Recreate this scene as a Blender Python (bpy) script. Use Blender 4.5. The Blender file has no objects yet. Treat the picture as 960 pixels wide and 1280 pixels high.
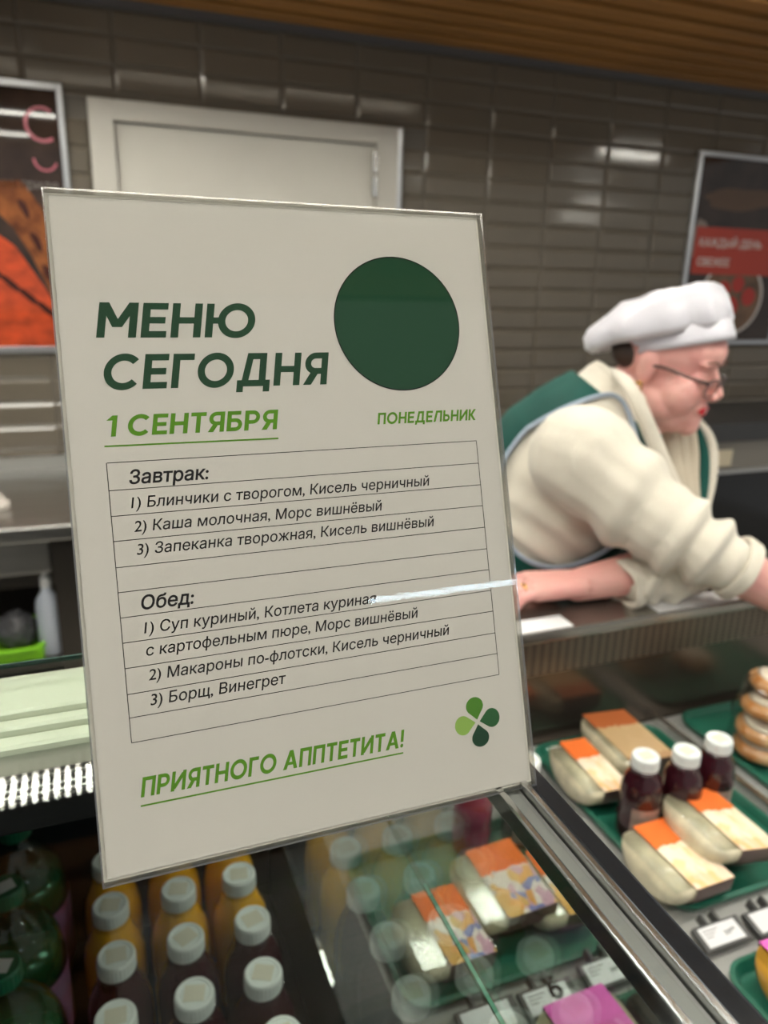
import bpy, bmesh, math, random
import numpy as np
from mathutils import Vector, Matrix, Euler
random.seed(7)
SC = bpy.context.scene
COL = SC.collection
PI = math.pi
# ---------------------------------------------------------------- camera, world, light
# the scene is laid out with the lens at z = 0; at the end everything is lifted by CAM_H so the floor is z = 0
CAM_H = 1.62
YAW, PITCH, ROLL, FPX = 0.37363, 0.30081, 0.02787, 953.24
def cam_axes():
    h = Vector((math.sin(YAW), math.cos(YAW), 0)); r = Vector((math.cos(YAW), -math.sin(YAW), 0)); u = Vector((0, 0, 1))
    F = h*math.cos(PITCH) - u*math.sin(PITCH); U = u*math.cos(PITCH) + h*math.sin(PITCH)
    return r*math.cos(ROLL) + U*math.sin(ROLL), U*math.cos(ROLL) - r*math.sin(ROLL), F
cR, cU, cF = cam_axes()
cd = bpy.data.cameras.new('camera'); cam = bpy.data.objects.new('camera', cd); COL.objects.link(cam)
cam.matrix_world = Matrix(((cR.x, cU.x, -cF.x, 0), (cR.y, cU.y, -cF.y, 0), (cR.z, cU.z, -cF.z, 0), (0, 0, 0, 1)))
cd.sensor_fit = 'VERTICAL'; cd.sensor_height = 36; cd.lens = FPX/1280*36
cd.clip_start = 0.02; cd.clip_end = 60
cd.dof.use_dof = True; cd.dof.focus_distance = 0.365; cd.dof.aperture_fstop = cd.lens/3.1
SC.camera = cam
SC.view_settings.view_transform = 'Standard'; SC.view_settings.look = 'None'
SC.view_settings.gamma = 1.0; SC.view_settings.use_curve_mapping = False
SC.view_settings.exposure = -0.02
SC.cycles.use_denoising = True
SC.cycles.max_bounces = 8; SC.cycles.transparent_max_bounces = 24
SC.cycles.sample_clamp_indirect = 4.0
wd_ = bpy.data.worlds.new('store_light'); SC.world = wd_; wd_.use_nodes = True
bg = wd_.node_tree.nodes['Background']; bg.inputs[0].default_value = (1.0, 0.985, 0.95, 1); bg.inputs[1].default_value = 0.37
LAMP = 30.0
# ---------------------------------------------------------------- helpers
def tag(o, label=None, cat=None, group=None, kind=None):
    if label: o['label'] = label
    if cat: o['category'] = cat
    if group: o['group'] = group
    if kind: o['kind'] = kind
    return o
def thing(name, loc, label, cat, group=None, rotz=0):
    o = bpy.data.objects.new(name, None); COL.objects.link(o); o.empty_display_size = .05
    o.location = loc; o.rotation_euler = (0, 0, rotz)
    return tag(o, label, cat, group)
def link(name, me, mat=None, parent=None, smooth=False):
    if isinstance(me, bmesh.types.BMesh):
        b = me; me = bpy.data.meshes.new(name); b.to_mesh(me); b.free()
    o = bpy.data.objects.new(name, me); COL.objects.link(o)
    if mat is not None and not me.materials:
        for m in (mat if isinstance(mat, (list, tuple)) else [mat]): me.materials.append(m)
    if parent is not None: o.parent = parent
    if smooth:
        me.polygons.foreach_set('use_smooth', [True]*len(me.polygons))
    return o
def struct(o, kind='structure'):
    o['kind'] = kind; return o
def dup(root, loc=None, rotz=None, label=None, group=None):
    r = root.copy(); COL.objects.link(r)
    if loc is not None: r.location = loc
    if rotz is not None: r.rotation_euler = (0, 0, rotz)
    if label: r['label'] = label
    if group: r['group'] = group
    for ch in root.children:
        c = ch.copy(); COL.objects.link(c); c.parent = r
        for g in ch.children:
            d = g.copy(); COL.objects.link(d); d.parent = c
    return r
def box(bm, x0, x1, y0, y1, z0, z1, bev=0.0, seg=2, mi=0):
    b = bmesh.new()
    v = [b.verts.new((x, y, z)) for x in (x0, x1) for y in (y0, y1) for z in (z0, z1)]
    for f in ((0, 1, 3, 2), (4, 6, 7, 5), (0, 4, 5, 1), (2, 3, 7, 6), (0, 2, 6, 4), (1, 5, 7, 3)): b.faces.new([v[i] for i in f])
    bmesh.ops.recalc_face_normals(b, faces=b.faces)
    if bev > 0: bmesh.ops.bevel(b, geom=b.edges[:], offset=bev, segments=seg, affect='EDGES', profile=.5)
    for f in b.faces: f.material_index = mi
    t = bpy.data.meshes.new('t'); b.to_mesh(t); b.free(); bm.from_mesh(t); bpy.data.meshes.remove(t)
    return bm
def B(*a, **k): return box(bmesh.new(), *a, **k)
def lathe(prof, seg=32, rib=None, cap=True, bm=None, c=(0, 0, 0)):
    bm = bm or bmesh.new(); rings = []
    for k, (r, z) in enumerate(prof):
        ring = []
        for i in range(seg):
            a = 2*PI*i/seg; rr = r
            if rib and k in rib[0]: rr = r*(1 + rib[1]*(1 if i % 2 else -1))
            ring.append(bm.verts.new((c[0]+rr*math.cos(a), c[1]+rr*math.sin(a), c[2]+z)))
        rings.append(ring)
    for a, b in zip(rings, rings[1:]):
        for i in range(seg): bm.faces.new((a[i], a[(i+1) % seg], b[(i+1) % seg], b[i]))
    if cap: bm.faces.new(rings[-1]); bm.faces.new(rings[0][::-1])
    return bm
def poly(bm, pts, z=0, mi=0):
    f = bm.faces.new([bm.verts.new((p[0], p[1], p[2] if len(p) > 2 else z)) for p in pts]); f.material_index = mi; return f
def tube(bm, pts, r, seg=8, closed=False):
    pts = [Vector(p) for p in pts]; n = len(pts); rings = []; up = Vector((0, 0, 1))
    for i, p in enumerate(pts):
        a = pts[(i-1) % n] if (i > 0 or closed) else p; b = pts[(i+1) % n] if (i < n-1 or closed) else p
        t = (b-a).normalized(); s = t.cross(up)
        if s.length < .05: s = t.cross(Vector((1, 0, 0)))
        s.normalize(); w = s.cross(t); rr = r[i] if isinstance(r, (list, tuple)) else r
        rings.append([bm.verts.new(p + (s*math.cos(2*PI*k/seg) + w*math.sin(2*PI*k/seg))*rr) for k in range(seg)])
    m = n if closed else n-1
    for i in range(m):
        a, b = rings[i], rings[(i+1) % n]
        for k in range(seg): bm.faces.new((a[k], a[(k+1) % seg], b[(k+1) % seg], b[k]))
    if not closed: bm.faces.new(rings[0][::-1]); bm.faces.new(rings[-1])
    bmesh.ops.recalc_face_normals(bm, faces=bm.faces)
    return bm

# ---------------------------------------------------------------- materials
def mat(name, col, rough=.5, metal=0., coat=0., trans=0., noise=0., nscale=20., bump=0., bscale=200., emit=0., spec=.5, sub=0., col2=None, stretch=(1, 1, 1), sheen=0.):
    m = bpy.data.materials.new(name); m.use_nodes = True; nt = m.node_tree; p = nt.nodes['Principled BSDF']
    def L(a, b): nt.links.new(a, b)
    p.inputs['Base Color'].default_value = (*col, 1); p.inputs['Roughness'].default_value = rough; p.inputs['Metallic'].default_value = metal
    p.inputs['Coat Weight'].default_value = coat; p.inputs['Coat Roughness'].default_value = .05
    p.inputs['Transmission Weight'].default_value = trans; p.inputs['Specular IOR Level'].default_value = spec
    p.inputs['Sheen Weight'].default_value = sheen
    if sub: p.inputs['Subsurface Weight'].default_value = sub; p.inputs['Subsurface Radius'].default_value = (.02, .008, .009); p.inputs['Subsurface Scale'].default_value = .5
    if emit: p.inputs['Emission Color'].default_value = (*col, 1); p.inputs['Emission Strength'].default_value = emit
    if noise or bump:
        tc = nt.nodes.new('ShaderNodeTexCoord'); mp = nt.nodes.new('ShaderNodeMapping'); mp.inputs['Scale'].default_value = stretch; L(tc.outputs['Object'], mp.inputs[0])
    if noise:
        n = nt.nodes.new('ShaderNodeTexNoise'); n.inputs['Scale'].default_value = nscale; n.inputs['Detail'].default_value = 4; L(mp.outputs[0], n.inputs['Vector'])
        r = nt.nodes.new('ShaderNodeMapRange'); r.inputs['From Min'].default_value = .3; r.inputs['From Max'].default_value = .7; L(n.outputs['Fac'], r.inputs['Value'])
        x = nt.nodes.new('ShaderNodeMix'); x.data_type = 'RGBA'
        c2 = col2 or tuple(c*(1-noise) for c in col)
        x.inputs[6].default_value = (*col, 1); x.inputs[7].default_value = (*c2, 1); L(r.outputs[0], x.inputs[0]); L(x.outputs[2], p.inputs['Base Color'])
    if bump:
        n = nt.nodes.new('ShaderNodeTexNoise'); n.inputs['Scale'].default_value = bscale; n.inputs['Detail'].default_value = 3; L(mp.outputs[0], n.inputs['Vector'])
        b = nt.nodes.new('ShaderNodeBump'); b.inputs['Strength'].default_value = bump; b.inputs['Distance'].default_value = .002; L(n.outputs['Fac'], b.inputs['Height']); L(b.outputs[0], p.inputs['Normal'])
    return m
def glass(name, tint, r0=.045, rough=0., smear=0.):
    """thin clear pane: Fresnel mix of a clear and a mirror lobe (thin sheets do not bend what is behind them)"""
    m = bpy.data.materials.new(name); m.use_nodes = True; nt = m.node_tree; nt.nodes.clear(); L = nt.links.new
    out = nt.nodes.new('ShaderNodeOutputMaterial'); mx = nt.nodes.new('ShaderNodeMixShader'); tr = nt.nodes.new('ShaderNodeBsdfTransparent'); gl = nt.nodes.new('ShaderNodeBsdfGlossy')
    tr.inputs[0].default_value = (*tint, 1); gl.inputs['Roughness'].default_value = rough
    lw = nt.nodes.new('ShaderNodeLayerWeight'); lw.inputs['Blend'].default_value = .5
    pw = nt.nodes.new('ShaderNodeMath'); pw.operation = 'POWER'; pw.inputs[1].default_value = 5; L(lw.outputs['Facing'], pw.inputs[0])
    ma = nt.nodes.new('ShaderNodeMath'); ma.operation = 'MULTIPLY_ADD'; ma.inputs[1].default_value = 1-r0; ma.inputs[2].default_value = r0; L(pw.outputs[0], ma.inputs[0])
    L(ma.outputs[0], mx.inputs[0]); L(tr.outputs[0], mx.inputs[1]); L(gl.outputs[0], mx.inputs[2]); L(mx.outputs[0], out.inputs[0])
    return m
M = {}
M['tile'] = mat('tile', (.158, .136, .108), rough=.09, coat=.0, noise=.10, nscale=3, bump=.05, bscale=9)
M['grout'] = mat('grout', (.16, .145, .125), rough=.85)
M['paint'] = mat('paint', (.5, .47, .41), rough=.6)
M['wood'] = mat('wood', (.46, .215, .055), rough=.55, noise=.35, nscale=14, stretch=(.08, 1, 1))
M['black'] = mat('black', (.012, .012, .013), rough=.5)
M['black_gloss'] = mat('black_gloss', (.01, .011, .013), rough=.12)
M['steel'] = mat('steel', (.62, .62, .60), rough=.28, metal=1, noise=.1, nscale=30, stretch=(.05, 1, 1))
M['chrome'] = mat('chrome', (.72, .73, .72), rough=.16, metal=1)
M['dark_steel'] = mat('dark_steel', (.11, .10, .09), rough=.3, metal=.85)
M['deck'] = mat('deck', (.36, .36, .345), rough=.42, metal=.25)
M['cream_paint'] = mat('cream_paint', (.62, .60, .53), rough=.4)
M['door'] = mat('door', (.64, .62, .56), rough=.45, noise=.05, nscale=4)
M['door_frame'] = mat('door_frame', (.56, .54, .49), rough=.4)
M['alu'] = mat('alu', (.55, .57, .60), rough=.3, metal=.9)
M['white'] = mat('white', (.78, .79, .79), rough=.35)
M['cap_white'] = mat('cap_white', (.76, .80, .79), rough=.32)
M['cap_green'] = mat('cap_green', (.01, .14, .07), rough=.3, coat=.4)
M['orange_juice'] = mat('orange_juice', (.95, .48, .02), rough=.16, coat=.6, noise=.25, nscale=18)
M['cherry'] = mat('cherry', (.030, .004, .008), rough=.16, coat=.35)
M['magenta_drink'] = mat('magenta_drink', (.32, .02, .07), rough=.14, coat=.7)
M['tray'] = mat('tray', (.012, .11, .07), rough=.38, bump=.2, bscale=260)
M['pane'] = glass('pane', (.93, .97, .95), .20)
M['top_pane'] = glass('top_pane', (.95, .975, .96), .035)
M['pane_edge'] = mat('pane_edge', (.02, .06, .05), rough=.2)
M['clear_plastic'] = glass('clear_plastic', (.93, .94, .93), .06, .06)
M['bottle_green'] = glass('bottle_green', (.58, .88, .74), .07, .03)
M['sticker'] = mat('sticker', (.66, .63, .53), rough=.6)

# ---------------------------------------------------------------- room shell
WY = 3.163
X0, X1 = -2.2, 4.6
FLOOR = -CAM_H
CEIL = 0.882
floor = struct(link('floor', B(X0, X1, -2.2, WY+.1, FLOOR-.05, FLOOR), mat('floor_tile', (.32, .30, .27), rough=.3)))
wall = struct(link('wall_back', B(X0, X1, WY+.004, WY+.10, FLOOR, CEIL+.2), M['grout']))
# bevelled wall tiles: a flat face raised inside four slanted edges
DX0, DX1, DZ1 = .077, 1.250, .566
def tile_bm(w, h):
    b = bmesh.new(); e = min(.011, w*.3, h*.3); t = .0065
    o = [b.verts.new(p) for p in ((-w/2, 0, -h/2), (w/2, 0, -h/2), (w/2, 0, h/2), (-w/2, 0, h/2))]
    i = [b.verts.new(p) for p in ((-w/2+e, -t, -h/2+e), (w/2-e, -t, -h/2+e), (w/2-e, -t, h/2-e), (-w/2+e, -t, h/2-e))]
    b.faces.new(i)
    for k in range(4): b.faces.new((o[k], o[(k+1) % 4], i[(k+1) % 4], i[k]))
    return b
tcache = {}
def add_tile(x0, x1, z0, z1):
    w, h = round(x1-x0, 4), round(z1-z0, 4)
    if w < .02 or h < .015: return
    if (w, h) not in tcache:
        me = bpy.data.meshes.new('tile'); b = tile_bm(w, h); b.to_mesh(me); b.free(); me.materials.append(M['tile']); tcache[(w, h)] = me
    o = link('tile', tcache[(w, h)], None, wall)
    o.location = ((x0+x1)/2, WY+.0035, (z0+z1)/2)
    o.rotation_euler = (random.gauss(0, .009), 0, random.gauss(0, .009))
TW, TH, G = .3, .09066, .0022
for r in range(-1, 18):
    zt = .7709 - r*TH; zb = zt - TH
    zt = min(zt, CEIL-.03)
    for c in range(-4, 13):
        xa = -.1226 + c*TW; xb = xa + TW
        segs = [(xa+G/2, xb-G/2, zb+G/2, zt-G/2)]
        if zb < DZ1 and xb > DX0 and xa < DX1:
            segs = []
            if zt > DZ1+.02: segs.append((xa+G/2, xb-G/2, DZ1+.002, zt-G/2))
            elif xa < DX0 - .02: segs.append((xa+G/2, DX0-.002, zb+G/2, zt-G/2))
            elif xb > DX1 + .02: segs.append((DX1+.002, xb-G/2, zb+G/2, zt-G/2))
        for s in segs: add_tile(*s)
# ceiling: dark void with wooden slats
ceil = struct(link('ceiling', B(X0, X1, -.95, WY+.1, CEIL+.10, CEIL+.14), mat('ceiling_void', (.035, .02, .01), rough=.9)))
SP = .1385
slat_me = bpy.data.meshes.new('slat'); b = B(X0, X1, -.040, .040, 0, .06, bev=.004, seg=1); b.to_mesh(slat_me); b.free(); slat_me.materials.append(M['wood'])
LAMPS = ((1.84, 2.20), (.50, .66), (-.5, -.3))
for i in range(29):
    y = WY - .045 - i*SP
    if any(a-.05 < y < b_+.05 for a, b_ in LAMPS): continue
    o = link('slat', slat_me, None, ceil); o.location = (0, y, CEIL)
struct(link('trim_1', B(X0, X1, WY-.012, WY+.003, CEIL-.028, CEIL+.10), mat('trim_grey', (.10, .10, .105), rough=.5)))

# ceiling LED row (its diodes mirror in the glass top)
M['led'] = mat('led', (1., .97, .86), emit=LAMP*2.0)
M['led_cool'] = mat('led_cool', (.62, .84, 1.), emit=LAMP*1.5)
def led_lamp(x0, x1, y0, y1, z, label, grp=None, strips=True, m='led', name='led_lamp', pitch=.029, hw=.0095, shade=True):
    t = thing(name, ((x0+x1)/2, (y0+y1)/2, z), label, 'lamp', grp)
    w, d = (x1-x0)/2, (y1-y0)/2
    lo = -.014 if shade else .046
    h = B(-w-.012, w+.012, -d-.02, -d-.008, lo, .06); box(h, -w-.012, w+.012, d+.008, d+.02, lo, .06); box(h, -w-.012, w+.012, -d-.02, d+.02, .054, .06)
    link('housing', h, M['dark_steel'], t)
    e = bmesh.new()
    if strips:
        n = max(1, int(2*w/pitch))
        for i in range(n):
            xx = -w + (i+.5)*2*w/n; box(e, xx-hw, xx+hw, -d, d, .043, .050)
    else: box(e, -w, w, -d, d, .043, .050)
    o = link('led_strips', e, M[m], t); o['kind'] = 'stuff'
    return t
led_lamp(-.95, 1.9, 1.95, 2.14, .872, 'long ribbed LED lamp set between the wooden ceiling slats', pitch=.029, hw=.0042)
led_lamp(.1, 2.9, .52, .64, .872, 'LED lamp in the slatted ceiling above the serving ledge', pitch=.06, hw=.0145)  # added to brighten the woman and the ledge, not a known ceiling lamp
led_lamp(-.95, 2.0, -.48, -.32, .872, 'LED lamp in the slatted ceiling above the shopper', pitch=.06, hw=.0100)  # invented overhead fill for the sign face and the bottles in the well
led_lamp(-1.0, -.12, 2.66, 2.76, .80, 'LED lamp hung under the slats above the steel work table', pitch=.04, hw=.012)  # extra source put in to lift the table and the tiles around it
g = 'narrow LED lamps hung over the shop floor'
for k, (xa, xb, y, z, lab) in enumerate([
    (3.54, 4.08, 1.33, .86, 'upper LED bar mirrored in the tiles left of the red banded poster'),
    (3.90, 4.22, .42, .85, 'middle LED bar mirrored in the tiles left of the red banded poster'),
    (-.85, -.48, 1.50, .855, 'LED bar mirrored at the top of the grilled meat poster'),
    (-.85, -.05, .80, .85, 'LED bar mirrored in the upper middle of the grilled meat poster'),
    (-.85, -.24, -.05, .85, 'lowest LED bar mirrored in the grilled meat poster'),
    (5.9, 6.9, -2.4, .86, 'far LED bar mirrored lowest in the tiles beside the red banded poster'),
    (2.93, 3.13, -.88, .86, 'short LED bar mirrored in the tiles right of the door'),
    (1.6, 2.75, -3.95, .86, 'long cool white LED bar mirrored across the menu sign')]):
    led_lamp(xa, xb, y-.03, y+.03, z-.03, lab, g, True, 'led_cool' if k == 7 else 'led', 'led_bar', .03, .0095, False)

# door_1 in the back wall
d1 = struct(link('door_1', B(DX0+.088, DX1-.097, WY-.012, WY+.03, FLOOR, DZ1-.07, bev=.002, seg=1), M['door']))
fr = B(DX0, DX0+.085, WY-.035, WY+.003, FLOOR, DZ1, bev=.003, seg=1); box(fr, DX1-.094, DX1, WY-.035, WY+.003, FLOOR, DZ1, bev=.003, seg=1); box(fr, DX0+.085, DX1-.094, WY-.035, WY+.003, DZ1-.068, DZ1, bev=.003, seg=1)
link('door_frame', fr, M['door_frame'], d1)
gs = B(DX0+.083, DX0+.0885, WY-.014, WY-.008, FLOOR, DZ1-.068); box(gs, DX0+.083, DX1-.09, WY-.014, WY-.008, DZ1-.0725, DZ1-.067)
link('door_seal', gs, M['black'], d1)
for zz in (.43, .34):
    link('hinge', lathe([(.011, -.04), (.012, -.038), (.012, .038), (.011, .04)], 12, c=(DX1-.105, WY-.04, zz)), M['chrome'], d1)
link('corner_strip', B(DX1-.006, DX1+.012, WY-.045, WY, FLOOR, DZ1, bev=.004, seg=1), M['alu'], d1)

# ---------------------------------------------------------------- flat lettering
def text_mesh(s, width, shear=0., bold=0., name='text_line'):
    """glyph outlines -> constrained triangulation, keeping triangles with a non-zero winding number"""
    from mathutils.geometry import delaunay_2d_cdt
    c = bpy.data.curves.new('t', 'FONT'); c.body = s; c.shear = shear; c.resolution_u = 3; c.fill_mode = 'NONE'
    o = bpy.data.objects.new('t', c); COL.objects.link(o)
    bpy.context.view_layer.update()
    me = bpy.data.meshes.new_from_object(o.evaluated_get(bpy.context.evaluated_depsgraph_get()))
    bpy.data.objects.remove(o); bpy.data.curves.remove(c)
    n = len(me.vertices); adj = [[] for _ in range(n)]
    for e in me.edges: a, b = e.vertices; adj[a].append(b); adj[b].append(a)
    P = [v.co.to_2d() for v in me.vertices]; nxt = {}
    for e in me.edges: nxt.setdefault(e.vertices[0], []).append(e.vertices[1])
    seen = [False]*n; loops = []
    for st in range(n):
        if seen[st] or len(adj[st]) != 2: continue
        prev, cur = st, (nxt.get(st) or adj[st])[0]; L = [st]; seen[st] = True
        while not seen[cur]:
            seen[cur] = True; L.append(cur); q = [k for k in adj[cur] if k != prev]; prev = cur
            if not q: break
            cur = q[0]
        if len(L) > 2: loops.append([P[i].copy() for i in L])
    bpy.data.meshes.remove(me)
    def area2(L): return sum(L[i-1].x*L[i].y-L[i].x*L[i-1].y for i in range(len(L)))/2
    loops = [L for L in loops if abs(area2(L)) > 1e-6]
    if bold:
        ar = [area2(L) for L in loops]; bb = [(min(p.x for p in L), max(p.x for p in L), min(p.y for p in L), max(p.y for p in L)) for L in loops]; res = []
        for i, L in enumerate(loops):
            hostl = [j for j in range(len(loops)) if bb[j][0] < bb[i][0] and bb[j][1] > bb[i][1] and bb[j][2] < bb[i][2] and bb[j][3] > bb[i][3]]
            sg = ar[max(hostl, key=lambda j: abs(ar[j]))] if hostl else ar[i]; sg = 1 if sg > 0 else -1
            N = []
            for k in range(len(L)):
                d1 = (L[k]-L[k-1]); d2 = (L[(k+1) % len(L)]-L[k])
                if d1.length < 1e-9 or d2.length < 1e-9: N.append(L[k]); continue
                d1.normalize(); d2.normalize(); m = Vector((d1.y+d2.y, -d1.x-d2.x)); q = max(m.length, .8); m.normalize()
                N.append(L[k] + m*(sg*bold*2/q))
            res.append(N)
        loops = res
    V, Ed = [], []
    for L in loops:
        b0 = len(V); V += L; Ed += [(b0+k, b0+(k+1) % len(L)) for k in range(len(L))]
    out = delaunay_2d_cdt(V, Ed, [], 0, 1e-6)
    vs, fs = np.array([(p.x, p.y) for p in out[0]]), np.array(out[2])
    A = np.array([V[a][:] for a, b in Ed]); Bq = np.array([V[b][:] for a, b in Ed])
    cen = vs[fs].mean(axis=1); keep = []
    for k, (x, y) in enumerate(cen):
        up = (A[:, 1] <= y) & (Bq[:, 1] > y); dn = (A[:, 1] > y) & (Bq[:, 1] <= y)
        m = up | dn; t = (y-A[m, 1])/(Bq[m, 1]-A[m, 1]); xi = A[m, 0]+t*(Bq[m, 0]-A[m, 0])
        w = (np.where(up[m], 1, -1)*(xi > x)).sum()
        if w != 0: keep.append(k)
    x0 = min(p.x for p in V); sc = width/(max(p.x for p in V)-x0)
    used = sorted({int(i) for k in keep for i in fs[k]}); mp = {i: j for j, i in enumerate(used)}
    m2 = bpy.data.meshes.new(name)
    m2.from_pydata([((vs[i][0]-x0)*sc, vs[i][1]*sc, 0) for i in used], [], [[mp[int(i)] for i in fs[k]] for k in keep]); m2.update()
    return m2
T = .205
def _arc(cx, cy, rx, ry, a0, a1, n=22, t=T):
    q = []
    for i in range(n):
        u, v = (math.radians(a0+(a1-a0)*i/n), math.radians(a0+(a1-a0)*(i+1)/n))
        q.append([(cx+(rx+t/2*s)*math.cos(w), cy+(ry+t/2*s)*math.sin(w)) for w, s in ((u, 1), (v, 1), (v, -1), (u, -1))])
    return q
def _r(x0, y0, x1, y1): return [[(x0, y0), (x1, y0), (x1, y1), (x0, y1)]]
def _d(x0, y0, x1, y1, w=T*1.08): return [[(x0-w/2, y0), (x0+w/2, y0), (x1+w/2, y1), (x1-w/2, y1)]]
def _bowl(x, w, y0, y1, t=T):   # right-hand bowl of P, B
    r = (y1-y0)/2; h = T*.92; return _r(x, y1-h, x+w-r, y1) + _r(x, y0, x+w-r, y0+h) + _arc(x+w-r, (y0+y1)/2, r-h/2, r-h/2, -90, 90, 12, h)
h_ = T*.92
GL = {
 'М': (1.0, _r(0, 0, T, 1)+_r(1-T, 0, 1, 1)+_d(.12, 1, .5, .30, .25)+_d(.88, 1, .5, .30, .25)),
 'Е': (.66, _r(0, 0, T, 1)+_r(0, 0, .66, h_)+_r(0, 1-h_, .66, 1)+_r(0, .5-h_/2, .61, .5+h_/2)),
 'Н': (.80, _r(0, 0, T, 1)+_r(.80-T, 0, .80, 1)+_r(0, .5-h_/2, .8, .5+h_/2)),
 'Ю': (1.36, _r(0, 0, T, 1)+_r(T, .5-h_/2, .42, .5+h_/2)+_arc(.85, .5, .42, .42, 0, 360, 36)),
 'С': (.95, _arc(.52, .5, .42, .42, 42, 318, 30)),
 'Г': (.60, _r(0, 0, T, 1)+_r(0, 1-h_, .60, 1)),
 'О': (1.04, _arc(.52, .5, .42, .42, 0, 360, 36)),
 'Д': (.98, _r(0, -.17, T*.95, h_)+_r(.98-T*.95, -.17, .98, h_)+_r(0, 0, .98, h_)+_r(.64, 0, .64+T, 1)+_r(.30, 1-h_, .64+T, 1)+[[(.13, h_*.8), (.33, h_*.8), (.47, 1), (.27, 1)]]),
 'Я': (.74, _r(.74-T, 0, .74, 1)+[[(.74-p[0], p[1]) for p in q][::-1] for q in _bowl(0, .72, .33, 1)]+_d(.12, 0, .36, .42, .25)),
 'Т': (.70, _r(.35-T/2, 0, .35+T/2, 1)+_r(0, 1-h_, .7, 1)),
 'Б': (.72, _r(0, 0, T, 1)+_r(0, 1-h_, .64, 1)+_bowl(0, .72, 0, .64)),
 'Р': (.72, _r(0, 0, T, 1)+_bowl(0, .72, .33, 1)),
 'П': (.78, _r(0, 0, T, 1)+_r(.78-T, 0, .78, 1)+_r(0, 1-h_, .78, 1)),
 'И': (.84, _r(0, 0, T, 1)+_r(.84-T, 0, .84, 1)+_d(.13, .10, .71, .90, .26)),
 'К': (.78, _r(0, 0, T, 1)+_d(.28, .5, .63, 1, .25)+_d(.28, .5, .66, 0, .25)),
 'Ь': (.70, _r(0, 0, T, 1)+_bowl(0, .70, 0, .64)),
 'Л': (.86, _r(.86-T, 0, .86, 1)+_r(.25, 1-h_, .86, 1)+_d(.11, 0, .33, 1, .22)),
 'А': (.92, _d(.11, 0, .46, 1, .23)+_d(.81, 0, .46, 1, .23)+_r(.24, .22, .68, .38)),
 '1': (.40, _r(.40-T, 0, .40, 1)+_d(.06, .76, .30, 1, .24)),
 '!': (.22, _r(0, .32, T, 1)+_arc(T/2, .11, .055, .055, 0, 360, 12, .11)),
 ' ': (.25, []),
}
def heading(s, x0, x1, y0, h, mat_, parent, shear=.17, name='heading', gap=.115):
    tot = sum(GL[c][0]+gap for c in s) - gap; w = x1-x0-shear*h; k = w/tot; bm = bmesh.new(); x = 0; z = 0
    for c in s:
        for q in GL[c][1]:
            z += 1
            poly(bm, [(x0+(x+p[0])*k+shear*p[1]*h, y0+p[1]*h, (z % 7)*2e-6) for p in q])
        x += GL[c][0]+gap
    return link(name, bm, mat_, parent)

# ---------------------------------------------------------------- menu sign
LEAN = .33894
SX, SY, SZ = -.0113, .2890, -.2533
def ink(n, c): return mat(n, c, rough=.7, spec=.05)
sign = thing('menu_sign', (SX, SY, SZ), 'white printed menu sheet in a clear acrylic holder standing on the glass top', 'sign')
sign.rotation_euler = (PI/2 - LEAN, 0, 0)          # local x right, y up the sheet, z out of it towards the reader
SWD, SHT = .213, .3015
paper = mat('paper', (.475, .458, .422), rough=.7, spec=.1)
pap = link('paper', B(.0016, SWD-.0016, .0016, SHT-.0014, -.0008, 0), paper, sign)
dg, lg, ik = ink('dark_green_ink', (.014, .045, .022)), ink('light_green_ink', (.075, .20, .012)), ink('black_ink', (.010, .009, .010))
mm = .001
def on_sheet(me, x, y, m_, name='text_line', z=.00012):
    o = link(name, me, m_, pap); o.location = (x*mm, y*mm, z); return o
def hd(s, x0, x1, y, h, m_): o = heading(s, x0*mm, x1*mm, y*mm, h*mm, m_, pap); o.location.z = .00012; return o
hd('МЕНЮ', 16.3, 89.2, 237.0, 15.9, dg)
hd('СЕГОДНЯ', 16.9, 123.0, 213.7, 15.8, dg)
hd('1 СЕНТЯБРЯ', 16.9, 95.2, 192.8, 9.4, lg)
hd('ПОНЕДЕЛЬНИК', 144.9, 200.9, 192.9, 5.8, lg)
o = heading('ПРИЯТНОГО АППТЕТИТА!', 18.0*mm, 143.9*mm, 0, 8.6*mm, lg, pap); o.location = (0, 33.6*mm, .00012); o.rotation_euler = (0, 0, -.012)
def line_bm(segs, w):
    bm = bmesh.new()
    for (xa, ya, xb, yb) in segs:
        d = Vector((xb-xa, yb-ya)).normalized(); n = Vector((-d.y, d.x))*w/2
        poly(bm, [((xa-n.x)*mm, (ya-n.y)*mm), ((xb-n.x)*mm, (yb-n.y)*mm), ((xb+n.x)*mm, (yb+n.y)*mm), ((xa+n.x)*mm, (ya+n.y)*mm)])
    return bm
o = link('underline', line_bm([(15.8, 188.6, 94, 188.4)], .75), lg, pap); o.location.z = .00012
o = link('underline', line_bm([(17.7, 29.7, 142.2, 29.2)], .75), lg, pap); o.location.z = .00012
rows = [(181.2, 182.0), (168.9, 170.2), (157.5, 158.8), (146.4, 147.8), (134.8, 136.4), (123.8, 125.1), (112.6, 114.1), (101.5, 103.2), (90.3, 92.3), (78.9, 80.9), (68.6, 70.1), (57.7, 59.1)]
segs = [(16.2, a, 199.3, b) for a, b in rows] + [(16.2, rows[-1][0], 16.0, rows[0][0]), (199.4, rows[-1][1], 199.2, rows[0][1])]
o = link('table_grid', line_bm(segs, .34), ik, pap); o.location.z = .0001
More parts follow.
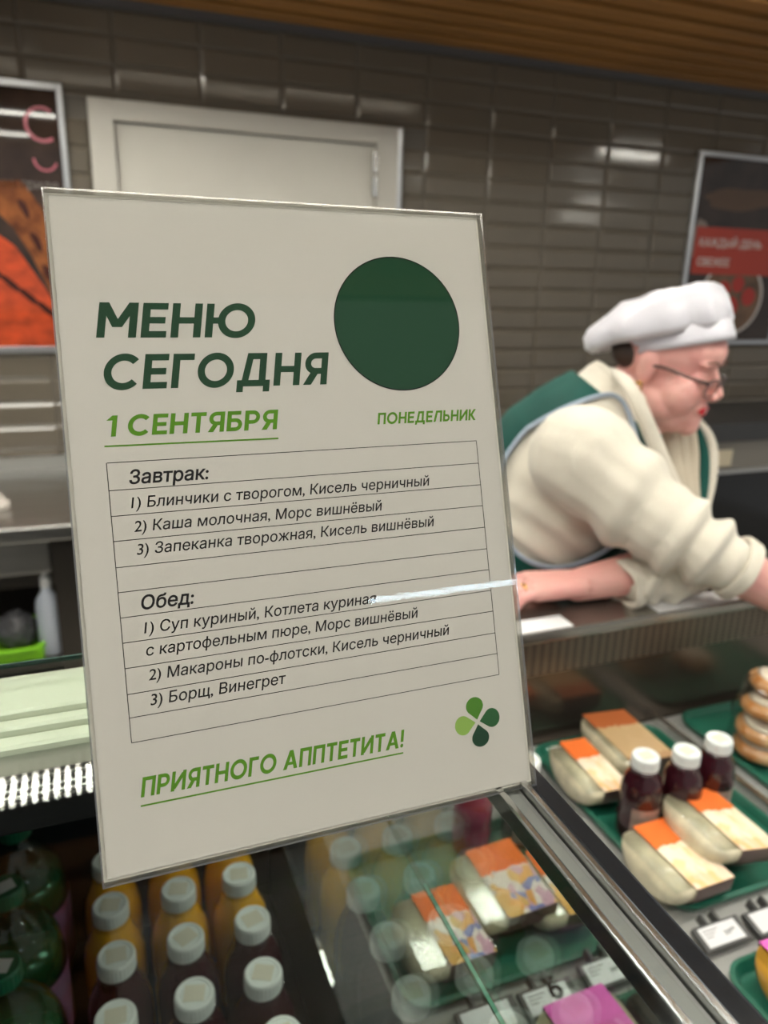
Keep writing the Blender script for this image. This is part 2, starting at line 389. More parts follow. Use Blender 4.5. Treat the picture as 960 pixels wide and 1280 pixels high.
for s, x0, x1, y, off in [('Завтрак:', 24.9, 60.0, 171.3, .020), ('Обед:', 25.3, 48.4, 115.2, .020),
    ('1) Блинчики с творогом, Кисель черничный', 24.7, 170.3, 160.5, .009), ('2) Каша молочная, Морс вишнёвый', 25.1, 143.3, 149.9, .009),
    ('3) Запеканка творожная, Кисель вишнёвый', 25.4, 170.7, 139.6, .009), ('1) Суп куриный, Котлета куриная', 25.5, 135.7, 104.6, .009),
    ('с картофельным пюре, Морс вишнёвый', 25.6, 157.1, 94.6, .009), ('2) Макароны по-флотски, Кисель черничный', 25.7, 173.4, 83.7, .009),
    ('3) Борщ, Винегрет', 25.5, 87.1, 72.6, .009)]:
    on_sheet(text_mesh(s, (x1-x0)*mm, .17, off), x0, y, ik)
# emblem: dark green disc with a thin black rim (what was drawn over it is left out)
bm = bmesh.new(); poly(bm, [((161.4+33.9*math.cos(a))*mm, (243.9+34.0*math.sin(a))*mm) for a in [2*PI*i/64 for i in range(64)]])
o = link('emblem_disc', bm, ink('disc_green', (.014, .05, .026)), pap); o.location.z = .0001
bm = bmesh.new()
for i in range(64):
    a, b_ = 2*PI*i/64, 2*PI*(i+1)/64
    poly(bm, [((161.4+r*math.cos(w))*mm, (243.9+r*1.003*math.sin(w))*mm) for w, r in ((a, 33.7), (a, 34.3), (b_, 34.3), (b_, 33.7))])
o = link('emblem_rim', bm, ik, pap); o.location.z = .00014
def petal(name, ang, c):
    bm = bmesh.new(); pts = []; n = 28; L_, R_ = 9.0, 4.9
    th = math.acos(R_/L_)
    for i in range(n+1):
        a = PI - th - (2*PI - 2*th)*i/n if False else (PI-th) - (2*(PI-th))*i/n
        pts.append((L_+R_*math.cos(a), R_*math.sin(a)))
    pts = [(1.3, 0)] + pts
    q = [((184.4+p[0]*.93*math.cos(ang)-p[1]*math.sin(ang))*mm, (37.0+p[0]*.93*math.sin(ang)+p[1]*math.cos(ang))*mm) for p in pts]
    poly(bm, q); o = link('petal', bm, ink(name, c), pap); o.location.z = .00012
petal('petal_mid', 1.68, (.06, .17, .02)); petal('petal_dark', .10, (.022, .085, .03)); petal('petal_deep', -1.46, (.012, .042, .022)); petal('petal_light', 3.2, (.20, .33, .07))
# acrylic: front sheet, back sheet, foot
acr = glass('acrylic', (.985, .985, .98), .018)
acr_edge = glass('acrylic_edge', (.80, .80, .78), .30, .12)
link('acrylic_front', B(0, SWD, 0, SHT, .0012, .0026), [acr], sign)
link('acrylic_back', B(0, SWD, 0, SHT, -.0030, -.0012), mat('acrylic_back', (.62, .6, .54), rough=.5, spec=.1), sign)
eb = B(-.0006, .0001, 0, SHT, -.003, .0028); box(eb, SWD-.0001, SWD+.0009, 0, SHT, -.003, .0028); box(eb, -.0006, SWD+.0009, SHT-.0001, SHT+.0008, -.003, .0028); box(eb, -.0006, SWD+.0009, -.001, .0001, -.003, .0028)
link('acrylic_edges', eb, acr_edge, sign)
c_, s_ = math.cos(LEAN), math.sin(LEAN)
ft = bmesh.new()                                     # foot lies flat on the glass behind the sheet
for a in (0,):
    box(ft, 0, SWD, 0, .08, -.0018, 0)
    bmesh.ops.rotate(ft, verts=ft.verts, cent=(0, 0, 0), matrix=Matrix.Rotation(-(PI/2-LEAN), 3, 'X'))
link('foot', ft, M['clear_plastic'], sign)
# ---------------------------------------------------------------- drinks cabinet (left) with glass top and glass divider
GT = -.2545          # upper face of the glass top
PX = .195            # plane of the glass divider
DECK = -.82
cab = thing('drinks_cabinet', (.0, .5, FLOOR), 'chilled drinks cabinet under a flat glass top, left of the open food counter', 'cabinet')
def cabp(name, bm, m, parent=cab, smooth=False):
    o = link(name, bm, m, parent, smooth); 
    if parent is cab: o.location = (-.0, -.5, -FLOOR)
    return o
GB = .513
cabp('glass_top', B(-.62, PX-.004, .02, GB, GT-.008, GT), [M['top_pane']])
cabp('glass_edge', B(-.62, PX-.004, GB, GB+.0015, GT-.0032, GT), M['pane_edge'])
WF = -.905           # floor of the drinks well
cabp('glass_divider', B(PX, PX+.005, .05, .93, -.4195, GT-.010), M['pane'])
cabp('glass_divider', B(PX, PX+.005, .05, .93, DECK+.075, -.4205), M['pane'])
cabp('pane_joint', B(PX+.0012, PX+.0038, .05, .403, -.4206, -.4194), mat('joint', (.12, .30, .22), rough=.2))
YR = GB+.40
cabp('top_rail', B(PX-.015, PX-.011, .02, YR, GT-.010, GT+.002, bev=.001), M['chrome'])
cabp('rail_gasket', B(PX-.0105, PX-.001, .02, YR, GT-.010, GT-.001, bev=.001), mat('gasket_grey', (.11, .11, .105), rough=.35))
cabp('top_rail', B(PX-.0005, PX+.0035, .02, YR, GT-.010, GT+.003, bev=.001), M['chrome'])
cabp('side_rail', B(PX+.004, PX+.016, .02, YR, GT-.018, GT+.001, bev=.002), M['black_gloss'])
w = B(-.62, .254, .93, .945, FLOOR, -.58); box(w, -.62, .254, .0, .93, WF-.02, WF); box(w, -.635, -.62, .0, .945, FLOOR, GT-.012); box(w, PX+.001, PX+.058, .0, .93, WF, DECK+.072)
box(w, -.62, PX, .0, .014, FLOOR, GT-.012)
cabp('well_walls', w, mat('well', (.012, .015, .018), rough=.3))
rr = B(-.62, PX-.02, .468, .520, -.31, -.266, bev=.004); box(rr, -.62, PX-.02, .452, .4665, -.305, -.268, bev=.004); box(rr, -.62, PX-.02, .434, .4505, -.30, -.270, bev=.004)
cabp('rear_rail', rr, mat('rail_paint', (.55, .58, .47), rough=.32))
dk = B(-.62, PX-.02, .402, .432, -.305, -.285, bev=.002); cabp('dark_rail', dk, M['black'])
th = bmesh.new()
for y in (.4225, .413, .4065): box(th, -.62, PX-.02, y-.0007, y+.0007, -.2851, -.2835)
cabp('rail_groove', th, M['steel'])
rc = bmesh.new(); q8 = [rc.verts.new(p) for p in ((-.62, .52, -.322), (.18, .52, -.322), (.18, .93, -.580), (-.62, .93, -.580), (-.62, .52, -.315), (.18, .52, -.315), (.18, .93, -.573), (-.62, .93, -.573))]
for f in ((0, 3, 2, 1), (4, 5, 6, 7), (0, 1, 5, 4), (1, 2, 6, 5), (2, 3, 7, 6), (3, 0, 4, 7)): rc.faces.new([q8[i] for i in f])
cabp('rear_hood', rc, M['black'])

# ---------------------------------------------------------------- open food counter (right)
LY = 1.03
cnt = thing('food_counter', (1.2, .7, FLOOR), 'open chilled food counter with dark back panel and steel serving ledge', 'counter')
def cp(name, bm, m, parent=cnt, smooth=False):
    o = link(name, bm, m, parent, smooth)
    if parent is cnt: o.location = (-1.2, -.7, -FLOOR)
    return o
CX0, CX1 = .256, 2.9
cp('deck', B(CX0, CX1, .12, LY-.002, DECK-.02, DECK, bev=.003), M['deck'])
cp('back_panel', B(CX0, CX1, LY, LY+.012, DECK-.02, -.672), mat('back_panel', (.17, .14, .115), rough=.22, metal=.8, noise=.2, nscale=3))
cp('cabinet_body', B(CX0, CX1, .10, LY+.012, FLOOR+.08, DECK-.022), M['dark_steel'])
cp('side_panel', B(CX1, CX1+.03, .10, LY+.25, FLOOR, -.595), M['dark_steel'])
# perforated air strip under the ledge: sheet with real holes
b = bmesh.new(); nx, nz = 150, 9; px_, pz_ = (CX1-.32)/nx, .070/nz
for i in range(nx):
    for k in range(nz):
        x, z = .32+i*px_, -.670+k*pz_
        if k % 1 == 0:
            hx, hz = px_*.26, pz_*.27
            o4 = [(x, z), (x+px_, z), (x+px_, z+pz_), (x, z+pz_)]; i4 = [(x+hx, z+hz), (x+px_-hx, z+hz), (x+px_-hx, z+pz_-hz), (x+hx, z+pz_-hz)]
            O = [b.verts.new((p[0], 1.022, p[1])) for p in o4]; I = [b.verts.new((p[0], 1.022, p[1])) for p in i4]
            for q in range(4): b.faces.new((O[q], O[(q+1) % 4], I[(q+1) % 4], I[q]))
pf = cp('air_grille', b, mat('grille', (.20, .165, .13), rough=.35, metal=.7)); pf['kind'] = 'stuff'
cp('grille_backing', B(CX0, CX1, LY+.001, LY+.012, -.672, -.600), M['black'])
cp('ledge', B(CX0, CX1, LY-.022, LY+.19, -.600, -.578, bev=.004), mat('ledge_steel', (.36, .34, .31), rough=.22, metal=.9, noise=.15, nscale=20, stretch=(.1, 1, 1)))
cp('worker_side_panel', B(CX0, CX1, LY+.16, LY+.175, FLOOR, -.601), M['dark_steel'])
wl = mat('label_paper', (.74, .74, .76), rough=.5)
for xa, xb in ((.60, .760), (.945, 1.15)):
    cp('shelf_label', B(xa, xb, LY-.018, LY+.028, -.5779, -.5768), wl)
cp('deck_rod', B(.972, .978, .42, 1.02, DECK+.001, DECK+.02, bev=.001), M['chrome'])
cp('deck_rod', B(.990, .994, .42, 1.02, DECK+.001, DECK+.012, bev=.001), M['chrome'])

# serving trays
def tray(x0, x1, y0, y1, label, r=.035):
    t = thing('serving_tray', ((x0+x1)/2, (y0+y1)/2, DECK+.0005), label, 'tray', 'dark green serving trays on the counter deck')
    w, d = (x1-x0)/2, (y1-y0)/2; bm = bmesh.new()
    def ring(inset, z):
        rr = max(r-inset, .004); pts = []
        for cx, cy, a0 in ((w-r, d-r, 0), (-w+r, d-r, 90), (-w+r, -d+r, 180), (w-r, -d+r, 270)):
            for k in range(7):
                a = math.radians(a0+15*k); pts.append(bm.verts.new((cx+rr*math.cos(a), cy+rr*math.sin(a), z)))
        return pts
    R = [ring(.006, 0), ring(0, .010), ring(0, .014), ring(.006, .015), ring(.011, .008), ring(.014, .003)]
    for a, c in zip(R, R[1:]):
        for i in range(28): bm.faces.new((a[i], a[(i+1) % 28], c[(i+1) % 28], c[i]))
    f1 = R[-1]; bm.faces.new(f1); bm.faces.new(R[0][::-1])
    bmesh.ops.recalc_face_normals(bm, faces=bm.faces)
    link('tray_shell', bm, M['tray'], t)
    return t
tray(.285, .600, .600, .86, 'dark green tray behind the glass divider, holding berry-print snack packs')
tray(.686, .955, .612, 1.010, 'dark green tray with three dark juice bottles and orange-topped packs')
tray(1.022, 1.40, .70, 1.015, 'dark green tray at the right edge, under the wrapped glazed buns')
tray(.668, .95, .26, .532, 'dark green tray in the lower right corner, under a pink-topped pack')
tray(.300, .645, .26, .540, 'dark green tray at the bottom, nearest the camera behind the glass divider')
TZ = DECK+.0040

# ---------------------------------------------------------------- bottles
def cap_bm(r, h, n=60):
    return lathe([(r*.98, 0), (r, .001), (r, h*.80), (r*.985, h*.9), (r*.93, h), (r*.80, h*1.0), (r*.76, h*.955), (r*.001, h*.95)], n, rib=((1, 2), .012), cap=False)
def drink(name, loc, liquid, label, grp, H=.19, rb=.035, rc=.0205, front_label=False, sticker=True):
    t = thing(name, loc, label, 'bottle', grp)
    k = H/.19; ch = .019
    prof = [(rb*.80, 0), (rb*.95, .003), (rb, .010), (rb, .05*k), (rb*.965, .058*k), (rb*.965, .070*k), (rb, .078*k), (rb, .105*k), (rb*.97, .122*k), (rb*.86, .140*k), (rb*.66, .155*k), (rc*1.02, .165*k), (rc*.9, H-ch-.003), (rc*.9, H-.004)]
    link('bottle_body', lathe(prof, 36), M[liquid], t, True)
    o = link('neck_ring', lathe([(rc*.9, 0), (rc*1.06, .0006), (rc*1.06, .003), (rc*.9, .0036)], 32, cap=False), M['clear_plastic'], t); o.location.z = H-ch-.005
    c = link('cap', cap_bm(rc, ch), M['cap_white'], t, False); c.location.z = H-ch
    if sticker:
        s = rc*.52; st = link('sticker', B(-s, s, -s*.9, s*.9, 0, .0003), M['sticker'], c); st.location.z = ch*.962
    if front_label:
        bm = bmesh.new(); n = 10
        for i in range(n):
            a, b2 = [math.radians(-150+q*120/n) for q in (i, i+1)]
            R_ = rb*1.006; bm.faces.new([bm.verts.new((R_*math.cos(w), R_*math.sin(w), z)) for w, z in ((a, .018*k), (b2, .018*k), (b2, .085*k), (a, .085*k))])
        link('label', bm, mat('bottle_label', (.42, .30, .25), rough=.5, noise=.35, nscale=60), t)
    return t
cols = [-.0245, .0500, .1250]; cn = ['left', 'middle', 'right']
rowsY = [.857, .780, .705, .630, .557, .485]
protos = {}
lab_row = {0: 'back row of the orange juices', 1: 'front row of the orange juices', 2: 'first row of cherry drinks behind the orange ones, counted from the back', 3: 'second row of cherry drinks', 4: 'third row of cherry drinks', 5: 'row of cherry drinks nearest the shopper'}
for r, y in enumerate(rowsY):
    liq = 'orange_juice' if r < 2 else 'cherry'
    for c, x in enumerate(cols):
        col_ = 'orange juice' if r < 2 else 'dark cherry drink'
        rowname = ['back orange row', 'front orange row', 'dark row behind the others', 'second dark row', 'third dark row', 'nearest dark row'][r]
        lab = 'white-capped %s bottle, %s of three in the %s' % (col_, cn[c], rowname)
        grp = 'orange juice bottles in the cabinet' if r < 2 else 'dark cherry drink bottles in the cabinet'
        jx, jy = random.uniform(-.002, .002), random.uniform(-.001, .001)
        loc = (x+jx, y+jy, WF+.0005)
        if liq not in protos: protos[liq] = drink('drink_bottle', loc, liq, lab, grp)
        else: dup(protos[liq], loc, random.uniform(-.6, .6), lab, grp)
# dark bottles on the middle tray and the two behind the divider
p0 = drink('drink_bottle', (.736, .772, TZ), 'cherry', 'dark juice bottle on the middle tray, left of three', 'dark juice bottles on the middle tray', H=.140, rb=.031, rc=.0205, front_label=True)
dup(p0, (.804, .762, TZ), .2, 'dark juice bottle on the middle tray, centre of three')
dup(p0, (.876, .771, TZ), .1, 'dark juice bottle on the middle tray, right of three')
dup(p0, (.560, .822, TZ), .1, 'dark juice bottle seen through the divider just under the sign\'s right corner', 'dark juice bottles on the middle tray').pop('group', None)
drink('drink_bottle', (.478, .828, TZ), 'magenta_drink', 'red berry drink bottle seen through the divider below the menu sign', None, H=.140, rb=.029, rc=.0195)

# big green soda bottles
def soda(loc, label):
    t = thing('soda_bottle', loc, label, 'bottle', 'large green soda bottles at the left')
    r = .052; H = .265
    prof = [(r*.55, 0), (r*.9, .004), (r, .016), (r, .085), (r*.97, .10), (r*.97, .15), (r*.985, .165), (r*.93, .185), (r*.80, .203), (r*.58, .220), (r*.36, .233), (.0135, .243), (.0130, H-.012)]
    link('bottle_body', lathe(prof, 40, cap=False), M['bottle_green'], t, True)
    pr2 = [(a*.93, z+.003) for a, z in prof[:8]]
    link('soda', lathe(pr2, 32), mat('green_soda', (.008, .07, .03), rough=.15, coat=.5) if 'gs' not in M else M['gs'], t, True)
    link('label', lathe([(r*1.012, .06), (r*1.012, .150)], 40, cap=False), mat('pink_label', (.42, .10, .22), rough=.4, noise=.6, nscale=25, col2=(.30, .22, .40)), t, True)
    c = link('cap', cap_bm(.0185, .018, 48), M['cap_green'], t); c.location.z = H-.018
    st = link('sticker', B(-.009, .009, -.008, .008, 0, .0004), M['white'], c); st.location.z = .0175
    return t
s0 = soda((-.127, .868, WF+.0005), 'green-capped soda bottle, farthest of the three large green ones')
dup(s0, (-.128, .762, WF+.0005), .4, 'green-capped soda bottle, middle of the three large green ones')
dup(s0, (-.124, .655, WF+.0005), -.3, 'green-capped soda bottle, nearest of the three large green ones')

# ---------------------------------------------------------------- snack packs: boat-shaped clear tub in a printed card sleeve
def print_mat(name, bands, blot, scale=55, thr=.5):
    """flat print along the pack's length: colour bands plus blotches of the food picture"""
    m = bpy.data.materials.new(name); m.use_nodes = True; nt = m.node_tree; p = nt.nodes['Principled BSDF']; L = nt.links.new
    tc = nt.nodes.new('ShaderNodeTexCoord'); sp = nt.nodes.new('ShaderNodeSeparateXYZ'); L(tc.outputs['Generated'], sp.inputs[0])
    nz = nt.nodes.new('ShaderNodeTexNoise'); nz.inputs['Scale'].default_value = 9; nz.inputs['Detail'].default_value = 3; L(tc.outputs['Generated'], nz.inputs['Vector'])
    md = nt.nodes.new('ShaderNodeMath'); md.operation = 'MULTIPLY_ADD'; md.inputs[1].default_value = .16; L(nz.outputs['Fac'], md.inputs[0]); L(sp.outputs['Y'], md.inputs[2])
    sb = nt.nodes.new('ShaderNodeMath'); sb.operation = 'SUBTRACT'; sb.inputs[1].default_value = .08; L(md.outputs[0], sb.inputs[0])
    cr = nt.nodes.new('ShaderNodeValToRGB'); cr.color_ramp.interpolation = 'CONSTANT'; L(sb.outputs[0], cr.inputs[0])
    el = cr.color_ramp.elements; el[0].position = 0; el[0].color = (*bands[0][1], 1); el[1].position = bands[1][0]; el[1].color = (*bands[1][1], 1)
    for pos, c in bands[2:]: e = el.new(pos); e.color = (*c, 1)
    vo = nt.nodes.new('ShaderNodeTexVoronoi'); vo.inputs['Scale'].default_value = scale/9; L(tc.outputs['Generated'], vo.inputs['Vector'])
    c2 = nt.nodes.new('ShaderNodeValToRGB'); c2.color_ramp.interpolation = 'CONSTANT'
    e2 = c2.color_ramp.elements; e2[0].position = 0; e2[0].color = (*blot[0], 1); e2[1].position = 1/len(blot); e2[1].color = (*blot[1], 1)
    for i in range(2, len(blot)): e = e2.new(i/len(blot)); e.color = (*blot[i], 1)
    sx = nt.nodes.new('ShaderNodeSeparateColor'); L(vo.outputs['Color'], sx.inputs[0]); L(sx.outputs[0], c2.inputs[0])
    lt = nt.nodes.new('ShaderNodeMath'); lt.operation = 'LESS_THAN'; lt.inputs[1].default_value = bands[-1][0]-.02; L(sb.outputs[0], lt.inputs[0])
    gt = nt.nodes.new('ShaderNodeMath'); gt.operation = 'MULTIPLY'; gt.inputs[1].default_value = thr; L(lt.outputs[0], gt.inputs[0])
    mx = nt.nodes.new('ShaderNodeMix'); mx.data_type = 'RGBA'; L(gt.outputs[0], mx.inputs[0]); L(cr.outputs[0], mx.inputs[6]); L(c2.outputs[0], mx.inputs[7]); L(mx.outputs[2], p.inputs['Base Color'])
    p.inputs['Roughness'].default_value = .5; p.inputs['Specular IOR Level'].default_value = .2
    return m
OR = (.78, .17, .035); CRM = (.80, .66, .48); SAL = (.72, .32, .20); PUR = (.20, .08, .16)
P_pale = print_mat('print_pale', [(0, SAL), (.16, CRM), (.62, OR)], [(.85, .75, .6), (.8, .62, .4), (.82, .7, .55), (.75, .55, .25)], 70, .7)
P_berry = print_mat('print_berry', [(0, PUR), (.12, (.55, .30, .40)), (.30, (.75, .60, .55)), (.60, OR)], [(.75, .35, .06), (.16, .2, .45), (.75, .68, .62), (.6, .35, .45), (.7, .4, .08)], 60, .85)
P_brown = print_mat('print_brown', [(0, (.30, .14, .06)), (.1, (.46, .31, .16)), (.68, (.36, .10, .03))], [(.46, .32, .17), (.5, .35, .2)], 40, .5)
P_pink = print_mat('print_pink', [(0, (.6, .5, .4)), (.1, (.55, .10, .35)), (.7, (.62, .12, .42))], [(.62, .16, .45), (.7, .3, .55), (.5, .1, .3)], 60, .6)
tubm = mat('tub_food', (.86, .78, .56), rough=.22, coat=.5, noise=.4, nscale=26, bump=.7, bscale=60)
yelm = mat('tub_yellow', (.66, .34, .04), rough=.2, coat=.6, noise=.3, nscale=14)
side_card = mat('sleeve_side', (.13, .07, .06), rough=.4)
def D_ring(bm, x, L_, H_, sc=1., n=14, top=0.):
    """closed D outline in the yz plane: flat top edge, curved belly"""
    pts = [(-L_/2*sc, 0), (L_/2*sc, 0)] + [(L_/2*sc*math.cos(a), -H_*sc*(math.sin(a)**.75)) for a in [PI*(i+1)/(n+1) for i in range(n)]]
    return [bm.verts.new((x, p[0], H_ + p[1] - H_*(1-sc)*.35)) for p in pts]
def pack(loc, W, L_, H_, sleeve, pr, label, rot=(0, 0, 0), tub=None, grp='card-sleeved snack packs'):
    t = thing('snack_pack', loc, label, 'snack pack', grp); t.rotation_euler = rot
    bm = bmesh.new(); w = W/2; rings = []
    for x, s in ((-w, .45), (-w*.96, .70), (-w*.86, .88), (-w*.70, .975), (-w*.5, 1), (w*.5, 1), (w*.70, .975), (w*.86, .88), (w*.96, .70), (w, .45)): rings.append(D_ring(bm, x, L_, H_, s))
    n = len(rings[0])
    for a, c in zip(rings, rings[1:]):
        for i in range(n): bm.faces.new((a[i], a[(i+1) % n], c[(i+1) % n], c[i]))
    bm.faces.new(rings[0]); bm.faces.new(rings[-1][::-1]); bmesh.ops.recalc_face_normals(bm, faces=bm.faces)
    link('tub', bm, tub or tubm, t, True)
    # clear lid over the top
    link('lid', B(-w*.93, w*.93, -L_*.47, L_*.47, H_+.0003, H_+.0022, bev=.0008, seg=1), M['clear_plastic'], t)
    s0_, s1_ = sleeve; Hs = H_+.0035
    bm = bmesh.new(); A = []; 
    for x in (s0_, s1_):
        ring = [bm.verts.new((x, -L_/2-.002, Hs)), bm.verts.new((x, L_/2+.002, Hs))]
        ring += [bm.verts.new((x, (L_/2+.002)*math.cos(a), Hs-.0005-(H_+.0028)*(math.sin(a)**.6))) for a in [PI*(i+1)/11 for i in range(10)]]
        A.append(ring)
    n = len(A[0])
    for i in range(1, n): bm.faces.new((A[0][i], A[0][(i+1) % n], A[1][(i+1) % n], A[1][i]))
    bmesh.ops.recalc_face_normals(bm, faces=bm.faces)
    link('card_sleeve', bm, side_card, t, True)
    link('sleeve_print', B(s0_, s1_, -L_/2-.002, L_/2+.002, Hs-.0006, Hs+.0003), pr, t)
    return t
HP = .046
pack((.716, .672, TZ), .105, .125, HP, (-.018, .047), P_pale, 'orange and cream snack pack in front of the left dark bottle', (0, 0, .02))
pack((.800, .690, TZ+.022), .115, .130, HP, (-.018, .052), P_pale, 'tilted orange and cream snack pack leaning on its left neighbour', (0, .16, -.02))
pack((.722, .885, TZ), .085, .135, HP, (-.012, .038), P_pale, 'narrow orange snack pack at the back left corner of the middle tray', (0, 0, -.05))
pack((.825, .925, TZ), .110, .145, HP+.01, (-.04, .05), P_brown, 'brown-topped snack pack behind the three dark bottles', (0, .05, -.04))
pack((.352, .668, TZ), .105, .110, HP, (-.016, .046), P_berry, 'berry-print snack pack, left of three behind the divider', (0, .03, .03))
pack((.455, .700, TZ+.012), .110, .118, HP, (-.020, .050), P_berry, 'raised berry-print snack pack, middle of three behind the divider', (0, -.06, 0))
pack((.524, .686, TZ), .085, .112, HP, (-.008, .038), P_berry, 'berry-print snack pack, right of three behind the divider', (0, 0, -.05))
pack((.450, .467, TZ), .115, .125, HP, (-.035, .045), P_pink, 'pink snack pack at the bottom edge behind the divider', (0, 0, .04))
pack((.742, .448, TZ), .115, .125, HP+.006, (-.035, .052), P_pink, 'pink and yellow snack pack on the lower right tray', (0, 0, .03), yelm)
# clear lidded tub with a rolled pancake at the bottom
t = thing('lidded_tub', (.575, .462, TZ), 'clear-lidded black tub with a cream roll at the bottom edge', 'food tub')
link('tub_base', B(-.052, .05, -.065, .065, 0, .028, bev=.008), M['black_gloss'], t)
link('tub_lid', B(-.054, .052, -.067, .067, .0285, .052, bev=.010), M['clear_plastic'], t)
rl = bmesh.new(); tube(rl, [(.018, .005+i*.009, .040) for i in range(6)], [.006, .011, .0125, .0125, .011, .006], 14)
link('cream_roll', rl, tubm, t, True)

# ---------------------------------------------------------------- electronic price tags
frm, scr = mat('tag_frame', (.05, .05, .05), rough=.35), mat('tag_screen', (.60, .60, .62), rough=.3)
def price_tag(x0, x1, y0, y1, txt, label, shade=None):
    w, d = (x1-x0)/2, (y1-y0)/2
    t = thing('price_tag', ((x0+x1)/2, (y0+y1)/2, DECK+.001), label, 'price tag', 'black-framed price tags on the deck')
    t.rotation_euler = (.20, 0, 0)
    link('tag_frame', B(-w-.006, w+.010, -d-.004, d+.004, .008, .017, bev=.002), frm, t)
    link('tag_screen', B(-w, w, -d, d, .0168, .0174), scr, t)
    cl = B(-.012, -.008, d+.002, d+.018, .004, .018); box(cl, .008, .012, d+.002, d+.018, .004, .018)
    link('clip', cl, frm, t)
    link('tag_foot', B(-w*.6, w*.6, -d*.5, d*.5, 0, .0085), frm, t)
    if txt:
        m1 = text_mesh(txt, w*.62, 0, .02); o = link('digits', m1, ik, t); o.location = (w*.12, -d*.28, .01745)
        m2 = line_bm([], 1) if False else bmesh.new()
        for k in range(3): poly(m2, [(-w*.85, d*(.55-k*.32)), (-w*.85+w*(.8-.2*k), d*(.55-k*.32)), (-w*.85+w*(.8-.2*k), d*(.62-k*.32)), (-w*.85, d*(.62-k*.32))])
        o = link('fine_print', m2, ik, t); o.location.z = .01745
    return t
price_tag(.679, .738, .557, .583, '259⁰⁰', 'price tag reading 259 beside the black rail on the right deck')
price_tag(.505, .560, .560, .587, '299⁰⁰', 'price tag reading 299 behind the divider')
price_tag(.416, .473, .552, .578, '6', 'price tag behind the divider, left of the one reading 299')
price_tag(.335, .396, .552, .580, '', 'leftmost price tag behind the divider, blank screen')
price_tag(.762, .820, .553, .580, '', 'price tag at the right edge next to the one reading 259')

# ---------------------------------------------------------------- glazed buns under film
bun_m = mat('bun', (.50, .18, .04), rough=.25, coat=.5, noise=.8, nscale=22, col2=(.72, .50, .28))
glz = mat('glaze', (.74, .66, .54), rough=.2, coat=.5)
def bun(loc, label, s=1., rot=(0, 0, 0)):
    t = thing('bun', loc, label, 'bun', 'glazed buns wrapped at the right edge'); t.rotation_euler = rot
    link('crust', lathe([(.02*s, 0), (.043*s, .004), (.052*s, .013), (.050*s, .022), (.040*s, .031), (.022*s, .0345), (.004*s, .034)], 28), bun_m, t, True)
    b2 = lathe([(.040*s, .0312), (.032*s, .0345), (.020*s, .0365), (.006*s, .0360)], 24); link('glaze', b2, glz, t, True)
    return t
bun((1.085, .860, TZ+.004), 'lowest glazed bun in the wrapped stack at the right edge')
bun((1.090, .865, TZ+.040), 'second glazed bun from the bottom of the wrapped stack', 1.0, (.08, -.1, 0))
bun((1.097, .868, TZ+.077), 'third glazed bun from the bottom of the wrapped stack', 1., (-.06, .06, 0))
bun((1.113, .885, TZ+.113), 'topmost glazed bun of the wrapped stack', .9, (.1, .12, 0))
bun((1.205, .880, TZ+.004), 'glazed bun lying right of the wrapped stack', 1.)
t = thing('film_wrap', (1.095, .865, TZ), 'clear film wrapped loosely round the stack of glazed buns', 'film')
fb = lathe([(.063, .0), (.066, .03), (.061, .055), (.065, .085), (.058, .11), (.056, .135), (.030, .154)], 28, cap=False)
for v in fb.verts:
    a = math.atan2(v.co.y, v.co.x); v.co.x *= 1+.04*math.sin(7*a+v.co.z*60); v.co.y *= 1+.04*math.sin(5*a-v.co.z*50)
link('film', fb, M['clear_plastic'], t, True)

# ---------------------------------------------------------------- posters on the back wall
def poster(x0, x1, z0, z1, label, build):
    t = thing('poster', ((x0+x1)/2, WY-.022, z0), label, 'poster')
    w, h = (x1-x0)/2, z1-z0
    f = B(-w, -w+.022, 0, .022, 0, h, bev=.003, seg=1); box(f, w-.022, w, 0, .022, 0, h, bev=.003, seg=1); box(f, -w+.022, w-.022, 0, .022, 0, .022, bev=.003, seg=1); box(f, -w+.022, w-.022, 0, .022, h-.022, h, bev=.003, seg=1)
    link('poster_frame', f, M['alu'], t)
    pr = link('print', B(-w+.02, w-.02, .012, .020, .02, h-.02), mat('print_dark', (.022, .015, .013), rough=.03, noise=.7, nscale=5, col2=(.055, .035, .028)), t)
    build(pr, w, h)
    return t
def flat(parent, pts, m_, name='picture', lay=0):
    bm = bmesh.new(); bm.faces.new([bm.verts.new((p[0], .0118-.0004*lay, p[1])) for p in pts]); return link(name, bm, m_, parent)
def smooth_poly(cx, cz, rx, rz, rot=0, n=28, jag=0.):
    o_ = []
    for i in range(n):
        a = -2*PI*i/n; k = 1+jag*math.sin(3*a+1)+jag*.6*math.sin(7*a)
        x, z = rx*k*math.cos(a), rz*k*math.sin(a); o_.append((cx+x*math.cos(rot)-z*math.sin(rot), cz+x*math.sin(rot)+z*math.cos(rot)))
    return o_
meat = mat('print_meat', (.62, .08, .025), rough=.05, noise=1, nscale=16, col2=(.30, .05, .02), stretch=(1, 1, 1.5))
meat2 = mat('print_roast', (.30, .10, .03), rough=.05, noise=1, nscale=20, col2=(.10, .03, .012))
pw = mat('print_white', (.6, .55, .52), rough=.2); pk = mat('print_pinkish', (.45, .12, .16), rough=.2); pgr = mat('print_grey', (.18, .16, .15), rough=.2)
